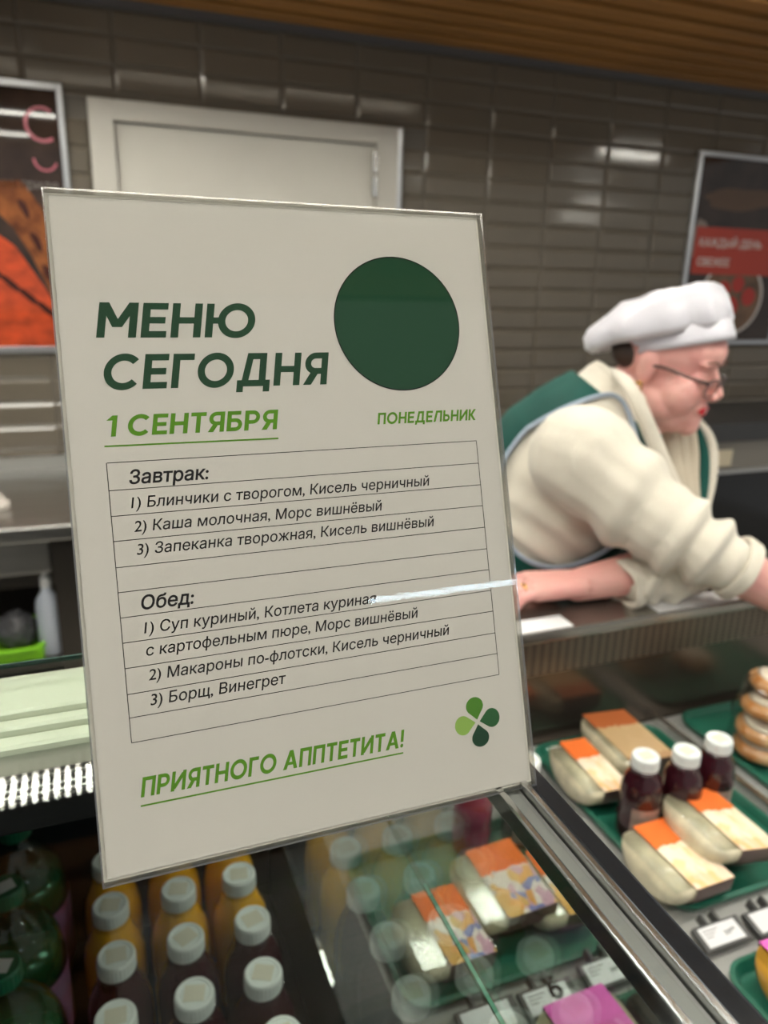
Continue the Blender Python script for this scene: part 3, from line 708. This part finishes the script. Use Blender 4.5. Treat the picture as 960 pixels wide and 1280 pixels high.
def left_art(pr, w, h):
    # grilled meat at the bottom, small caption above it, pink ring at the upper right
    flat(pr, [(-.3, .02), (.29, .02), (.285, .07), (.20, .235), (.12, .37), (-.05, .5), (-.3, .55)][::-1], meat, lay=1)
    flat(pr, [(.06, .585), (.16, .59), (.215, .51), (.262, .37), (.285, .22), (.285, .10), (.25, .13), (.205, .25), (.17, .34), (.12, .43), (.06, .50)][::-1], meat2, lay=2)
    char = mat('char', (.05, .014, .01), rough=.15)
    for q in range(6): flat(pr, smooth_poly(-.05+.055*q, .36-.045*q, .007, .07, .75, jag=.1), char, lay=3)
    for q in range(4): flat(pr, smooth_poly(.16+.03*q, .50-.11*q, .012, .035, .4, jag=.1), char, lay=3)
    me = text_mesh('с дымком на гриле', .42, 0, 0, 'caption'); o = link('caption', me, pgr, pr); o.rotation_euler = (PI/2, 0, 0); o.location = (-.14, .011, .565)
    for k, (cz, r) in enumerate(((.775, .085), (.665, .060))):
        bm = bmesh.new()
        for i in range(24):
            t0_, tr_ = ((.3, 1.4), (1.0, .9))[k]; a, b_ = PI*(t0_+tr_*i/24), PI*(t0_+tr_*(i+1)/24)
            bm.faces.new([bm.verts.new((w-.02-.055+rr*math.cos(u), .0110, cz+rr*math.sin(u))) for u, rr in ((a, r*.55), (a, r*.68), (b_, r*.68), (b_, r*.55))])
        link('ring_mark', bm, pk, pr)
    flat(pr, smooth_poly(.10, .80, .018, .02, 0, 4), pgr, lay=2)
poster(-.64, 0.0, -.308, .599, 'framed poster of grilled red meat, cut by the left edge', left_art)
def right_art(pr, w, h):
    red = mat('print_red', (.42, .04, .02), rough=.2)
    # red band carrying the slogan
    flat(pr, [(-w+.045, .345), (w-.02, .345), (w-.02, .565), (-w+.045, .565)], red, 'red_band', lay=2)
    for s, z, wd in (('КАЖДЫЙ ДЕНЬ', .475, .40), ('СВЕЖЕЕ', .385, .205)):
        o = link('slogan', text_mesh(s, wd, 0, .02, 'slogan'), mat('slogan_white', (.62, .55, .52), rough=.3), pr); o.rotation_euler = (PI/2, 0, 0); o.location = (-w+.075, .0106, z)
    flat(pr, smooth_poly(-w+.33, .235, .205, .19, 0, 40), pw, 'plate', lay=1)
    flat(pr, smooth_poly(-w+.33, .235, .190, .178, 0, 40), mat('print_bowl', (.20, .11, .06), rough=.15, noise=.6, nscale=9), 'bowl', lay=1.5)
    for (a, z, r) in ((.27, .27, .045), (.36, .30, .04), (.33, .19, .05), (.44, .24, .045), (.24, .20, .03)):
        flat(pr, smooth_poly(-w+a, z, r, r), mat('print_tomato', (.42, .03, .02), rough=.15), 'tomato', lay=1.8+a)
    flat(pr, smooth_poly(-w+.075, .50, .05, .10, 0, 24, .08), mat('print_garlic', (.26, .20, .17), rough=.2), 'garlic', lay=1)
    flat(pr, smooth_poly(.0, .70, .26, .05, .05, 28, .1), mat('print_plank', (.10, .055, .03), rough=.2), 'picture', lay=1)
poster(2.784, 3.424, -.296, .603, 'framed poster with a red slogan band and a bowl of tomatoes', right_art)

# ---------------------------------------------------------------- staff side furniture
# left steel work table against the wall
t = thing('work_table', (-.45, 2.78, FLOOR), 'stainless steel work table against the tiled wall at the left', 'table')
def tp(name, bm, m_, par): o = link(name, bm, m_, par); o.location = -par.location; return o
tp('table_top', B(-1.0, .10, 2.40, 3.155, -.80, -.75, bev=.006), M['steel'], t)
tp('drawer', B(-1.0, -.155, 2.44, 2.46, -.915, -.805, bev=.004), M['steel'], t)
tp('cabinet_side', B(-.15, -.02, 2.45, 3.10, FLOOR+.06, -.802), M['dark_steel'], t)
tp('undershelf', B(-1.0, -.152, 2.43, 3.10, -1.235, -1.215), M['dark_steel'], t)
for x in (-.95, .06): 
    for y in (2.45, 3.10): tp('leg', B(x-.02, x+.02, y-.02, y+.02, FLOOR, -.802), M['steel'], t)
tp('back_splash', B(-1.0, .10, 3.145, 3.158, -.75, -.70), M['steel'], t)
# green crate with dark bags on the undershelf
t = thing('green_basket', (-.36, 2.52, -1.215), 'bright green plastic basket on the shelf under the steel table', 'basket')
gb = mat('lime_plastic', (.22, .58, .02), rough=.35)
bs = bmesh.new(); box(bs, -.16, .155, -.07, -.06, .0, .035, bev=.003); box(bs, .145, .155, -.06, .18, 0, .035, bev=.003); box(bs, -.16, -.15, -.06, .18, 0, .035, bev=.003); box(bs, -.15, .145, .17, .18, 0, .03); box(bs, -.15, .145, -.06, .17, 0, .006)
link('basket_shell', bs, gb, t)
rm = bmesh.new(); tube(rm, [(-.16, -.07, .04), (.13, -.07, .04), (.155, -.05, .045), (.165, .0, .060), (.165, .18, .045), (-.16, .18, .04)], .009, 8, True)
link('rim', rm, gb, t)
for k, (x, y, s, lab) in enumerate(((-.43, 2.55, .062, 'crumpled grey bag in the green basket, left one'), (-.285, 2.56, .062, 'crumpled grey bag in the green basket, right one'))):
    bm = bmesh.new(); bmesh.ops.create_icosphere(bm, subdivisions=3, radius=s)
    for v in bm.verts: v.co *= 1+.18*math.sin(v.co.x*130+k)*math.sin(v.co.y*110)*math.cos(v.co.z*90)
    o = link('bag', bm, mat('grey_bag', (.12, .12, .13), rough=.3), None); o.location = (x, y, -1.207+s*1.0); tag(o, lab, 'bag', 'crumpled bags in the basket')
# white squeeze bottle
t = thing('cleaner_bottle', (-.155-.025, 2.50, -1.215), 'white plastic bottle under the steel table beside the green basket', 'bottle')
link('bottle_body', lathe([(.034, 0), (.038, .006), (.038, .165), (.034, .19), (.018, .215), (.014, .225), (.014, .235)], 24), mat('milky', (.62, .68, .78), rough=.3), t, True)
link('cap', lathe([(.017, .232), (.017, .262), (.010, .27), (.008, .285)], 16), M['white'], t)
# folded cloth on the table
bm = bmesh.new(); N = 14
vs = [[bm.verts.new((-.10+.2*i/N, -.13+.26*j/N, .020+.012*math.sin(i*.9+j*.5)+.01*math.cos(j*1.1))) for j in range(N+1)] for i in range(N+1)]
for i in range(N):
    for j in range(N): bm.faces.new((vs[i][j], vs[i+1][j], vs[i+1][j+1], vs[i][j+1]))
r_ = bmesh.ops.extrude_face_region(bm, geom=bm.faces[:]); 
for v in [g for g in r_['geom'] if isinstance(g, bmesh.types.BMVert)]: v.co.z = 0.0
bmesh.ops.recalc_face_normals(bm, faces=bm.faces)
o = link('cloth', bm, mat('cloth_grey', (.50, .46, .42), rough=.8), None, True); o.location = (-.40, 2.70, -.7495); o.rotation_euler = (0, 0, .3); tag(o, 'crumpled light cloth on the steel table at the left edge', 'cloth')

# right rear counter with a black-fronted oven below
t = thing('rear_counter', (3.15, 2.80, FLOOR), 'dark steel rear counter with a black glass front behind the woman', 'counter')
RZ = -.60
tp('counter_top', B(2.25, 4.3, 2.62, 3.155, RZ-.085, RZ, bev=.004), mat('counter_dark', (.07, .07, .072), rough=.3, metal=.5), t)
tp('counter_face', B(2.25, 4.3, 2.64, 2.66, RZ-.22, RZ-.088), mat('counter_face', (.26, .24, .21), rough=.4, metal=.3), t)
tp('rail', B(2.25, 4.3, 2.615, 2.64, RZ-.235, RZ-.215, bev=.003), M['steel'], t)
tp('glass_front', B(2.25, 4.3, 2.64, 2.66, FLOOR+.05, RZ-.24), M['black_gloss'], t)
tp('carcass', B(2.25, 4.3, 2.665, 3.15, FLOOR+.05, RZ-.09), M['black'], t)
o = link('price_card', B(-.055, .055, -.003, .003, 0, .075), mat('cream_card', (.66, .58, .42), rough=.5), None); o.location = (2.66, 2.60, RZ-.19); tag(o, 'small cream card on the front of the dark rear counter', 'card')
# ---------------------------------------------------------------- the woman behind the counter
def pray(x, y): return cF + cR*((x-480)/FPX) - cU*((y-640)/FPX)
def PY(x, y, Y): d = pray(x, y); return d*(Y/d.y)
def PZ(x, y, Z): d = pray(x, y); return d*(Z/d.z)
def ell(bm, c, rad, axes=None, seg=20):
    s = bmesh.ops.create_uvsphere(bm, u_segments=seg, v_segments=seg*3//4, radius=1)['verts']
    for v in s:
        p = Vector((v.co.x*rad[0], v.co.y*rad[1], v.co.z*rad[2]))
        if axes: p = axes[0]*p.x + axes[1]*p.y + axes[2]*p.z
        v.co = Vector(c) + p
def caps(bm, pts, rad, seg=16, sub=5):
    for i in range(len(pts)-1):
        a, b = Vector(pts[i]), Vector(pts[i+1])
        pp = [a.lerp(b, k/sub) for k in range(sub+1)]; rr = [rad[i]+(rad[i+1]-rad[i])*k/sub for k in range(sub+1)]
        tube(bm, pp, rr, seg)
    for p, r in zip(pts, rad): ell(bm, p, (r*.995,)*3, None, seg)
def spline(pts, n=8):
    P = [Vector(p) for p in pts]; out = []
    for i in range(len(P)-1):
        p0, p1, p2, p3 = P[max(i-1, 0)], P[i], P[i+1], P[min(i+2, len(P)-1)]
        for k in range(n):
            t = k/n; out.append(.5*((2*p1)+(p2-p0)*t+(2*p0-5*p1+4*p2-p3)*t*t+(3*p1-p0-3*p2+p3)*t**3))
    out.append(P[-1]); return out
def voxel(bm, vs, it=3, fac=.5):
    me = bpy.data.meshes.new('t'); bm.to_mesh(me); bm.free(); o = bpy.data.objects.new('t', me); COL.objects.link(o)
    r = o.modifiers.new('r', 'REMESH'); r.mode = 'VOXEL'; r.voxel_size = vs; r.use_smooth_shade = True
    if it: s = o.modifiers.new('s', 'SMOOTH'); s.factor = fac; s.iterations = it
    bpy.context.view_layer.update()
    m2 = bpy.data.meshes.new_from_object(o.evaluated_get(bpy.context.evaluated_depsgraph_get()))
    bpy.data.objects.remove(o); return m2
skin = mat('skin', (.72, .40, .345), rough=.42, sub=.12, noise=.12, nscale=22, col2=(.74, .35, .32))
knit = mat('cream_knit', (.72, .67, .57), rough=.85, sheen=.3, bump=.5, bscale=420, noise=.05, nscale=30)
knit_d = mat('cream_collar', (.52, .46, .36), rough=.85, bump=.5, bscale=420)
green = mat('green_cloth', (.005, .075, .060), rough=.7, sheen=.04, spec=.2, noise=.35, nscale=6, bump=.15, bscale=300)
piping = mat('blue_piping', (.33, .40, .50), rough=.6)
satin = mat('white_satin', (.70, .69, .76), rough=.30, sheen=.2, bump=.1, bscale=60)

Z = Vector((0, 0, 1))
Nk = PY(776, 492, 1.30); Pv = Vector((.70, 1.43, -.70))
t_ = (Nk-Pv).normalized(); face_h = Vector((.91, -.42, 0)).normalized()
rt = face_h.cross(Z).normalized()                      # her right, towards the shopper
fw = (face_h - t_*face_h.dot(t_)).normalized()         # out of the chest
def tc_(u): return Pv.lerp(Nk, u) + fw*(.03*math.sin(PI*u)) - fw*(.015*max(0, u-.8)*5)
TR = [(0, .185, .15), (.15, .182, .15), (.3, .172, .148), (.45, .178, .155), (.6, .186, .168), (.72, .188, .160), (.82, .178, .135), (.90, .145, .105), (.96, .10, .08), (1.02, .068, .066)]
def trad(u):
    for (a, p, q), (b, r, s) in zip(TR, TR[1:]):
        if u <= b: k = (u-a)/(b-a); return p+(r-p)*k, q+(s-q)*k
    return TR[-1][1:]
def S(u, th, off=0.):
    a, b = trad(u); a += off; b += off
    return tc_(u) + rt*(a*math.cos(th)) + fw*(b*math.sin(th))    # th 0 = her right side, 90 = chest, 180 = left, 270 = back
def loft(bm, off, u0=0., u1=1.0, nu=18, nt=36):
    rings = [[bm.verts.new(S(u0+(u1-u0)*i/nu, 2*PI*k/nt, off)) for k in range(nt)] for i in range(nu+1)]
    for a, b in zip(rings, rings[1:]):
        for k in range(nt): bm.faces.new((a[k], a[(k+1) % nt], b[(k+1) % nt], b[k]))
    bm.faces.new(rings[0][::-1]); bm.faces.new(rings[-1])
LZ = -.577
Rsh, Rmid, Rel, Rcf, Rwr = PY(726, 572, 1.15), PY(790, 628, 1.08), PY(842, 665, 1.02), PY(893, 694, .985), PY(990, 752, .95)
Lsh = Nk - t_*.06 - rt*.16 - Z*.03; Lel = PZ(856, 704, LZ+.060); Lcf = PZ(806, 722, LZ+.044); Lwr = PZ(722, 731, LZ+.036)
# head frame
HP_ = math.radians(15)
Fh = Vector((cF.x, cF.y, 0)).normalized(); Rh = Vector((Fh.y, -Fh.x, 0))
f0 = (Rh*.79 - Fh*.61).normalized(); HS = 1.09
hf = f0*math.cos(HP_) - Z*math.sin(HP_); hu = f0*math.sin(HP_) + Z*math.cos(HP_); hs = hf.cross(hu).normalized()
HC = PY(836, 454, 1.25)
HA = (hs*HS, hf*HS, hu*HS)
def H(s, f, u): return HC + HA[0]*s + HA[1]*f + HA[2]*u
b = bmesh.new()
loft(b, -.012)
# legs
for sg in (1, -1):
    hip = Pv + rt*(.09*sg) - Z*.05; caps(b, [hip, Vector((hip.x-.02, hip.y+.02, -1.10)), Vector((hip.x-.03, hip.y+.05, FLOOR+.07))], [.095, .065, .045])
    ell(b, (hip.x+.02, hip.y-.01, FLOOR+.041), (.11, .05, .035), (face_h, rt, Z))
# arms
caps(b, [Rsh, Rel, Rwr], [.075, .058, .036]); caps(b, [Lsh, Lel, Lwr], [.07, .050, .031])
caps(b, [PY(912, 706, .98), PY(950, 728, .965), Rwr], [.047, .043, .036])
# neck and head
caps(b, [Nk-t_*.03, H(0, -.03, -.06)], [.070, .062])
ell(b, H(0, -.012, .03), (.077, .096, .096), HA); ell(b, H(0, .018, -.035), (.066, .072, .080), HA)
for s in (1, -1):
    ell(b, H(.037*s, .048, -.040), (.038, .037, .040), HA); ell(b, H(.045*s, .018, -.065), (.030, .045, .034), HA)
    ell(b, H(.028*s, .071, .026), (.024, .013, .009), HA); ell(b, H(.031*s, .0665, .001), (.017, .0145, .0125), HA)
    ell(b, H(.011*s, .099, -.028), (.0085, .010, .0075), HA)
    ell(b, H(.079*s, -.012, -.006), (.007, .018, .029), HA)
    ell(b, H(.083*s, -.018, .004), (.006, .012, .018), HA)
ell(b, H(0, .030, -.086), (.056, .055, .034), HA); ell(b, H(0, .026, .040), (.066, .064, .050), HA); ell(b, H(0, -.002, -.100), (.055, .060, .036), HA)
ell(b, H(0, .076, -.092), (.026, .020, .020), HA); ell(b, H(0, .064, -.076), (.040, .030, .026), HA)
ell(b, H(0, .083, -.058), (.026, .014, .017), HA)
caps(b, [H(0, .082, .012), H(0, .094, -.008), H(0, .103, -.021)], [.0085, .0095, .0110])
# hands: palm, four fingers of different length and a thumb from the side of the palm
def hand(b, wrist, d, up, side, thumb_side, curl, sc=1., rest=None):
    """d along the hand, up = back of the hand, side = towards the little finger"""
    K = wrist + d*.078*sc
    for o in (-.027, -.009, .009, .027):
        caps(b, [wrist + side*o*.55*sc, K + side*o*sc + up*(.004-.006*abs(o)/.027)*sc], [.017*sc, .0145*sc], 12, 3)
    info = []
    for o, ln, r in ((-.031, .070, .0088), (-.0105, .078, .0092), (.0105, .073, .0088), (.031, .058, .0078)):
        p = K + side*o*sc; a = curl[0]; pts = [p]; dirv = d
        for frac, c in zip((.46, .31, .23), curl):
            a = c; dirv = (d*math.cos(a) - up*math.sin(a) + side*o*1.2).normalized(); p = p + dirv*ln*frac*sc; pts.append(p)
        caps(b, pts, [r*1.12*sc, r*sc, r*.93*sc, r*.8*sc], 12, 3); info.append(pts)
    tb = wrist + d*.022*sc - side*.026*sc - up*.006*sc
    caps(b, [tb, tb + (d*.55 - side*.75 - up*.1)*.034*sc, tb + (d*.75 - side*.72 - up*.2)*.066*sc, tb + (d*.95 - side*.66 - up*.3)*.088*sc], [.0155*sc, .012*sc, .0105*sc, .008*sc], 12, 3)
    return info
Lk = PZ(664, 735, LZ+.034); dL = (Lk-Lwr); dL.z = 0; dL.normalize(); sideL = Vector((dL.y, -dL.x, 0))
if sideL.y > 0: sideL = -sideL          # little finger towards the shopper
fl = hand(b, Lwr + Z*.004, dL, Z, sideL, -1, (.30, .95, 1.35), 1.16)
dR = (PY(1060, 790, .94) - Rwr).normalized(); upR = (Z - dR*Z.dot(dR)).normalized(); sR = dR.cross(upR)
if sR.y > 0: sR = -sR
hand(b, Rwr, dR, upR, sR, 1, (.25, .6, .9), 1.0)
person_me = voxel(b, .0032, 3, .45)
person = link('person', person_me, skin, None, True)
tag(person, 'woman in white chef beret, cream sweater and green vest leaning over the steel ledge', 'person')
org = person.location.copy()
def pp(name, me, m_, smooth=True, label=None):
    o = link(name, me, m_, person, smooth)
    if label: o['label'] = label
    return o
# sweater: torso and two sleeves in one knit mesh
b = bmesh.new(); loft(b, .004, .0, 1.02)
caps(b, [Rsh + t_*.0, Rmid, Rel, Rcf], [.098, .088, .074, .060]); caps(b, [Lsh, Lel, Lcf], [.09, .064, .052])
ell(b, S(.80, 0)*.5+Rsh*.5, (.09, .09, .09))
me = voxel(b, .0055, 5, .5)
n_ = len(me.vertices); co = np.zeros(n_*3); no = np.zeros(n_*3)
me.vertices.foreach_get('co', co); me.vertex_normals.foreach_get('vector', no); co = co.reshape(-1, 3); no = no.reshape(-1, 3)
def seg_t(P, a, c):
    a, c = np.array(a), np.array(c); d = c-a; t = ((P-a)@d)/(d@d); q = a+np.clip(t, 0, 1)[:, None]*d; return t, np.linalg.norm(P-q, axis=1), q
dsp = np.zeros(n_)
# folds across the reaching sleeve: stronger towards elbow and cuff, fewer at the shoulder
ta, da, qa = seg_t(co, Rsh, Rcf); ax = np.array((Rcf-Rsh).normalized()); sd = np.cross(ax, [0, 0, 1.]); ph = ((co-qa)@sd)*16 + ((co-qa)[:, 2])*10
w = np.exp(-((ta-.88)/.22)**2)*(da < .13); dsp += w*.0105*np.sin(ta*34+ph*.8+1.2*np.sin(ph))
w = np.exp(-((ta-.42)/.26)**2)*(da < .14); dsp += w*.0075*np.sin(ta*19+ph*1.5)
tb_, db_, _ = seg_t(co, Lel, Lcf); w = (db_ < .085)*np.exp(-((tb_-.6)/.7)**2); dsp += w*.005*np.sin(tb_*16+co[:, 2]*60)
tb_, db_, _ = seg_t(co, S(.45, 0), S(.75, 0)); w = np.exp(-(db_/.10)**2); dsp += w*.006*np.sin(co[:, 0]*70+co[:, 2]*95)
co += no*dsp[:, None]; me.vertices.foreach_set('co', co.ravel()); me.update()
pp('sweater', me, knit)
def cuff_ring(c, ax_, r, name='cuff'):
    ax_ = ax_.normalized(); s = ax_.cross(Z).normalized(); w = s.cross(ax_); bm = bmesh.new()
    for k, dlt in enumerate((-.012, -.004, .004)):
        tube(bm, [c + ax_*dlt + (s*math.cos(2*PI*i/36)+w*math.sin(2*PI*i/36))*(r+.0015*math.sin(5*2*PI*i/36+k)) for i in range(36)], .006, 8, True)
    return pp(name, bm, knit)
cuff_ring(Rcf + (Rcf-Rel).normalized()*.050, Rcf-Rel, .0535); cuff_ring(Lcf+(Lcf-Lel).normalized()*.046, Lcf-Lel, .042)
# vest: shell around the torso with two armholes and a V opening
NU, NT = 60, 120
def hole(u, th):
    th = (th+PI) % (2*PI) - PI
    if ((u-.69)/.29)**2 + ((th+.14)/.86)**2 < 1: return True
    t2 = (th % (2*PI)) - PI
    if ((u-.70)/.27)**2 + (t2/.9)**2 < 1: return True
    if u > .52 and abs(th-PI/2) < (u-.52)*1.5: return True
    if u > .955: return True
    return False
b = bmesh.new(); vv = {}
def vtx(i, k, o):
    key = (i, k % NT, o)
    if key not in vv: vv[key] = b.verts.new(S(.02+.955*i/NU, 2*PI*k/NT, o))
    return vv[key]
def vtxw(i, k, o):
    key = (i, k % NT, o)
    if key not in vv:
        u, th = .02+.955*i/NU, 2*PI*k/NT
        wv = .005*math.sin(9*th+6*u)*max(0, 1-u*1.6)*(1 if math.sin(th) > -.3 else .3)
        vv[key] = b.verts.new(S(u, th, o+wv))
    return vv[key]
cells = {(i, k) for i in range(NU) for k in range(NT) if not hole(.02+.955*(i+.5)/NU, 2*PI*(k+.5)/NT)}
O1, O2 = .019, .012
for (i, k) in cells:
    b.faces.new((vtxw(i, k, O1), vtxw(i, k+1, O1), vtxw(i+1, k+1, O1), vtxw(i+1, k, O1)))
    b.faces.new((vtxw(i, k, O2), vtxw(i+1, k, O2), vtxw(i+1, k+1, O2), vtxw(i, k+1, O2)))
    for (di, dk, e) in ((-1, 0, ((i, k), (i, k+1))), (1, 0, ((i+1, k), (i+1, k+1))), (0, -1, ((i, k), (i+1, k))), (0, 1, ((i, k+1), (i+1, k+1)))):
        nb = (i+di, (k+dk) % NT)
        if nb not in cells:
            (a0, a1), (b0, b1) = e; b.faces.new((vtxw(a0, a1, O1), vtxw(b0, b1, O1), vtxw(b0, b1, O2), vtxw(a0, a1, O2)))
bmesh.ops.recalc_face_normals(b, faces=b.faces)
bmesh.ops.smooth_vert(b, verts=b.verts, factor=.5, use_axis_x=True, use_axis_y=True, use_axis_z=True)
pp('vest', b, green)
b = bmesh.new()
tube(b, [S(.69+.29*math.sin(a), -.14+.86*math.cos(a), .0175) for a in [2*PI*i/60 for i in range(60)]], .0048, 8, True)
pp('piping', b, piping, label='pale blue piping round the vest armhole')
# skirt of the vest on the ledge side is closed by the torso shell; trousers
b = bmesh.new()
for sg in (1, -1):
    hip = Pv + rt*(.09*sg) - Z*.05; caps(b, [hip, Vector((hip.x-.02, hip.y+.02, -1.10)), Vector((hip.x-.03, hip.y+.05, FLOOR+.12))], [.125, .085, .065])
ell(b, Pv-Z*.04, (.19, .16, .13), (rt, fw, t_)); pp('trousers', voxel(b, .012, 3), M['black'])
# collar: near lapel, far lapel, scarf folds, dark vest edge on the far side
def strip(name, pts, w, th_, m_, facing, label=None):
    P = spline(pts, 8); bm = bmesh.new(); rings = []
    for i, p in enumerate(P):
        t = (P[min(i+1, len(P)-1)]-P[max(i-1, 0)]).normalized(); n = (facing - t*facing.dot(t)).normalized(); s = t.cross(n)
        k = i/(len(P)-1); ww = w[0]+(w[1]-w[0])*k
        rings.append([bm.verts.new(p + s*ww*math.cos(a) + n*th_*math.sin(a)) for a in [2*PI*q/12 for q in range(12)]])
    for a, c in zip(rings, rings[1:]):
        for q in range(12): bm.faces.new((a[q], a[(q+1) % 12], c[(q+1) % 12], c[q]))
    bm.faces.new(rings[0][::-1]); bm.faces.new(rings[-1]); bmesh.ops.recalc_face_normals(bm, faces=bm.faces)
    return pp(name, bm, m_, label=label)
tocam = -cF
strip('collar', [PY(766, 464, 1.30), PY(780, 474, 1.205), PY(797, 503, 1.165), PY(815, 545, 1.155), PY(833, 590, 1.15), PY(850, 630, 1.135)], (.012, .019), .008, knit, tocam)
strip('collar', [PY(850, 515, 1.34), PY(872, 528, 1.32), PY(889, 552, 1.30), PY(891, 590, 1.27), PY(880, 640, 1.24)], (.010, .012), .007, knit, tocam)
strip('vest_edge', [PY(866, 528, 1.31), PY(879, 560, 1.28), PY(880, 600, 1.25), PY(872, 650, 1.21)], (.010, .013), .008, green, tocam)
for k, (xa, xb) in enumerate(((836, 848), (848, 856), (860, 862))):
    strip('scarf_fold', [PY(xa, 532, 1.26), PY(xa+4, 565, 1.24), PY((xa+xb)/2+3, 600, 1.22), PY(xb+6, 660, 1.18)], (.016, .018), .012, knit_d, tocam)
b = bmesh.new(); tube(b, [Nk + t_*.012 + (rt*math.cos(a)+fw*math.sin(a))*.073 for a in [2*PI*i/32 for i in range(32)]], .013, 8, True); pp('collar', b, knit)
# beret: band and puff
hq = math.radians(13)
bf = f0*math.cos(hq) + Z*math.sin(hq); bu = -f0*math.sin(hq) + Z*math.cos(hq); bs = bf.cross(bu).normalized()
BC = H(-.004, .001, .030)
def HB(s, f, u): return BC + (bs*s + bf*f + bu*u)*HS
def rings_mesh(rings, cap0=False, cap1=False):
    bm = bmesh.new(); R = [[bm.verts.new(p) for p in r] for r in rings]
    for a, c in zip(R, R[1:]):
        for q in range(len(a)): bm.faces.new((a[q], a[(q+1) % len(a)], c[(q+1) % len(a)], c[q]))
    if cap0: bm.faces.new(R[0][::-1])
    if cap1: bm.faces.new(R[-1])
    bmesh.ops.recalc_face_normals(bm, faces=bm.faces); return bm
NB = 72
def hring(a, c, sh, z, tilt=0., wr=0., ph=0., drop=0.):
    out = []
    for i in range(NB):
        q = 2*PI*i/NB; k = 1 + wr*(math.sin(11*q+ph)*.6+math.sin(17*q+1.7*ph)*.4)
        f = sh + a*math.cos(q)*k; s = c*math.sin(q)*k
        out.append(HB(s, f, z + tilt*f - drop*max(0, -math.cos(q))**2))
    return out
bd = rings_mesh([hring(.0985, .0810, 0, 0.001), hring(.1015, .0840, 0, 0), hring(.1015, .0840, 0, .010), hring(.0995, .0830, -.002, .036), hring(.092, .078, -.004, .042), hring(.090, .076, -.004, .020)])
pp('hat_band', bd, satin)
pf_ = rings_mesh([hring(.090, .076, -.006, .036), hring(.103, .088, -.014, .034, 0, .004, 1, .005), hring(.118, .100, -.030, .024, 0, .012, 2, .012), hring(.130, .108, -.034, .036, 0, .02, 2.3, .014), hring(.131, .108, -.033, .056, 0, .018, 2.8, .012),
    hring(.121, .100, -.028, .074, .04, .012, 3.1, .010), hring(.102, .084, -.020, .090, .06, .012, 3.6, .004), hring(.075, .062, -.010, .099, .06, .012, 4), hring(.044, .036, -.004, .104, .06, .01, 4), hring(.012, .010, 0, .105, .06)], False, True)
me = bpy.data.meshes.new('puff'); 
for v in pf_.verts:
    d = v.co - HB(-.04, 0, .06) if False else v.co - (BC + bu*.06 - bf*.03)
    n = math.sin(d.x*58+d.z*75)*math.cos(d.y*46+d.z*38); v.co += d.normalized()*(n*.0055 + .003*math.sin(d.x*120+d.y*90))
pp('hat_puff', pf_, satin)
# hair at the nape, brows, lashes, lips, earring, glasses, ring
b = bmesh.new(); ell(b, H(.008, -.058, .004), (.064, .050, .040), HA, 24)
pp('hair', b, mat('hair', (.035, .018, .012), rough=.5))
b = bmesh.new()
for s in (1, -1): tube(b, spline([H(.012*s, .0900, .026), H(.028*s, .0875, .0335), H(.048*s, .0735, .029)], 5), [.0016]*5+[.0021]*5+[.0011], 6)
pp('eyebrows', b, mat('brow', (.10, .035, .02), rough=.7))
b = bmesh.new()
for s in (1, -1): tube(b, spline([H(.018*s, .0815, -.003), H(.031*s, .0825, -.0065), H(.046*s, .0745, -.003)], 5), .0014, 6)
pp('eyelashes', b, M['black'])
b = bmesh.new()
for s in (1, -1): ell(b, H(.0085*s, .0925, -.0535), (.0115, .0045, .0042), HA, 14)
ell(b, H(0, .0915, -.0610), (.0190, .0062, .0052), HA, 16); ell(b, H(.015, .0895, -.0575), (.009, .005, .0042), HA, 12); ell(b, H(.0, .0925, -.0570), (.021, .004, .0028), HA, 14)
pp('lips', b, mat('lipstick', (.62, .015, .03), rough=.22, coat=.4))
gold = mat('gold', (.75, .48, .12), rough=.2, metal=1)
b = bmesh.new(); tube(b, [H(.0915, -.010+.0075*math.cos(a), -.041+.0085*math.sin(a)) for a in [2*PI*i/16 for i in range(16)]], .0019, 8, True); ell(b, H(.0915, -.010, -.034), (.0035,)*3, None, 10)
pp('earring', b, gold)
b = bmesh.new(); gl_ = bmesh.new()
GU, GF, GW, GH = -.010, .1005, .0245, .0155
for s in (1, -1):
    pts = []
    for i in range(24):
        q = 2*PI*i/24; cx = .032*s + GW*(abs(math.cos(q))**.6)*(1 if math.cos(q) > 0 else -1); cz = GU + GH*(abs(math.sin(q))**.6)*(1 if math.sin(q) > 0 else -1)
        pts.append(H(cx, GF - abs(cx)*.12, cz))
    tube(b, pts, .0022, 8, True); gl_.faces.new([gl_.verts.new(p) for p in pts])
    tube(b, spline([H(.056*s, GF-.008, GU+.010), H(.073*s, .070, GU+.012), H(.080*s, .02, GU+.014), H(.082*s, -.015, GU+.008)], 5), .0029, 8)
tube(b, spline([H(.009, GF, GU+.004), H(0, GF+.004, GU+.008), H(-.009, GF, GU+.004)], 4), .0018, 8)
go = pp('glasses', b, mat('glasses_frame', (.03, .012, .012), rough=.25, coat=.4))
link('lenses', gl_, glass('lens', (.70, .56, .50), .10), go)
b = bmesh.new(); q0, q1 = fl[2][0], fl[2][1]; ax_ = (q1-q0).normalized(); s_v = ax_.cross(Z).normalized(); w_v = s_v.cross(ax_); cc = q0.lerp(q1, .45)
tube(b, [cc + (s_v*math.cos(2*PI*i/20)+w_v*math.sin(2*PI*i/20))*.0108 for i in range(20)], .0018, 6, True); ell(b, cc+w_v*.012, (.005, .005, .003))
pp('ring', b, gold)
# ---------------------------------------------------------------- lift everything so that the floor is z = 0
for o in SC.objects:
    if o.parent is None:
        if o is cam: o.matrix_world = Matrix.Translation((0, 0, CAM_H)) @ o.matrix_world
        else: o.location.z += CAM_H
bpy.context.view_layer.update()
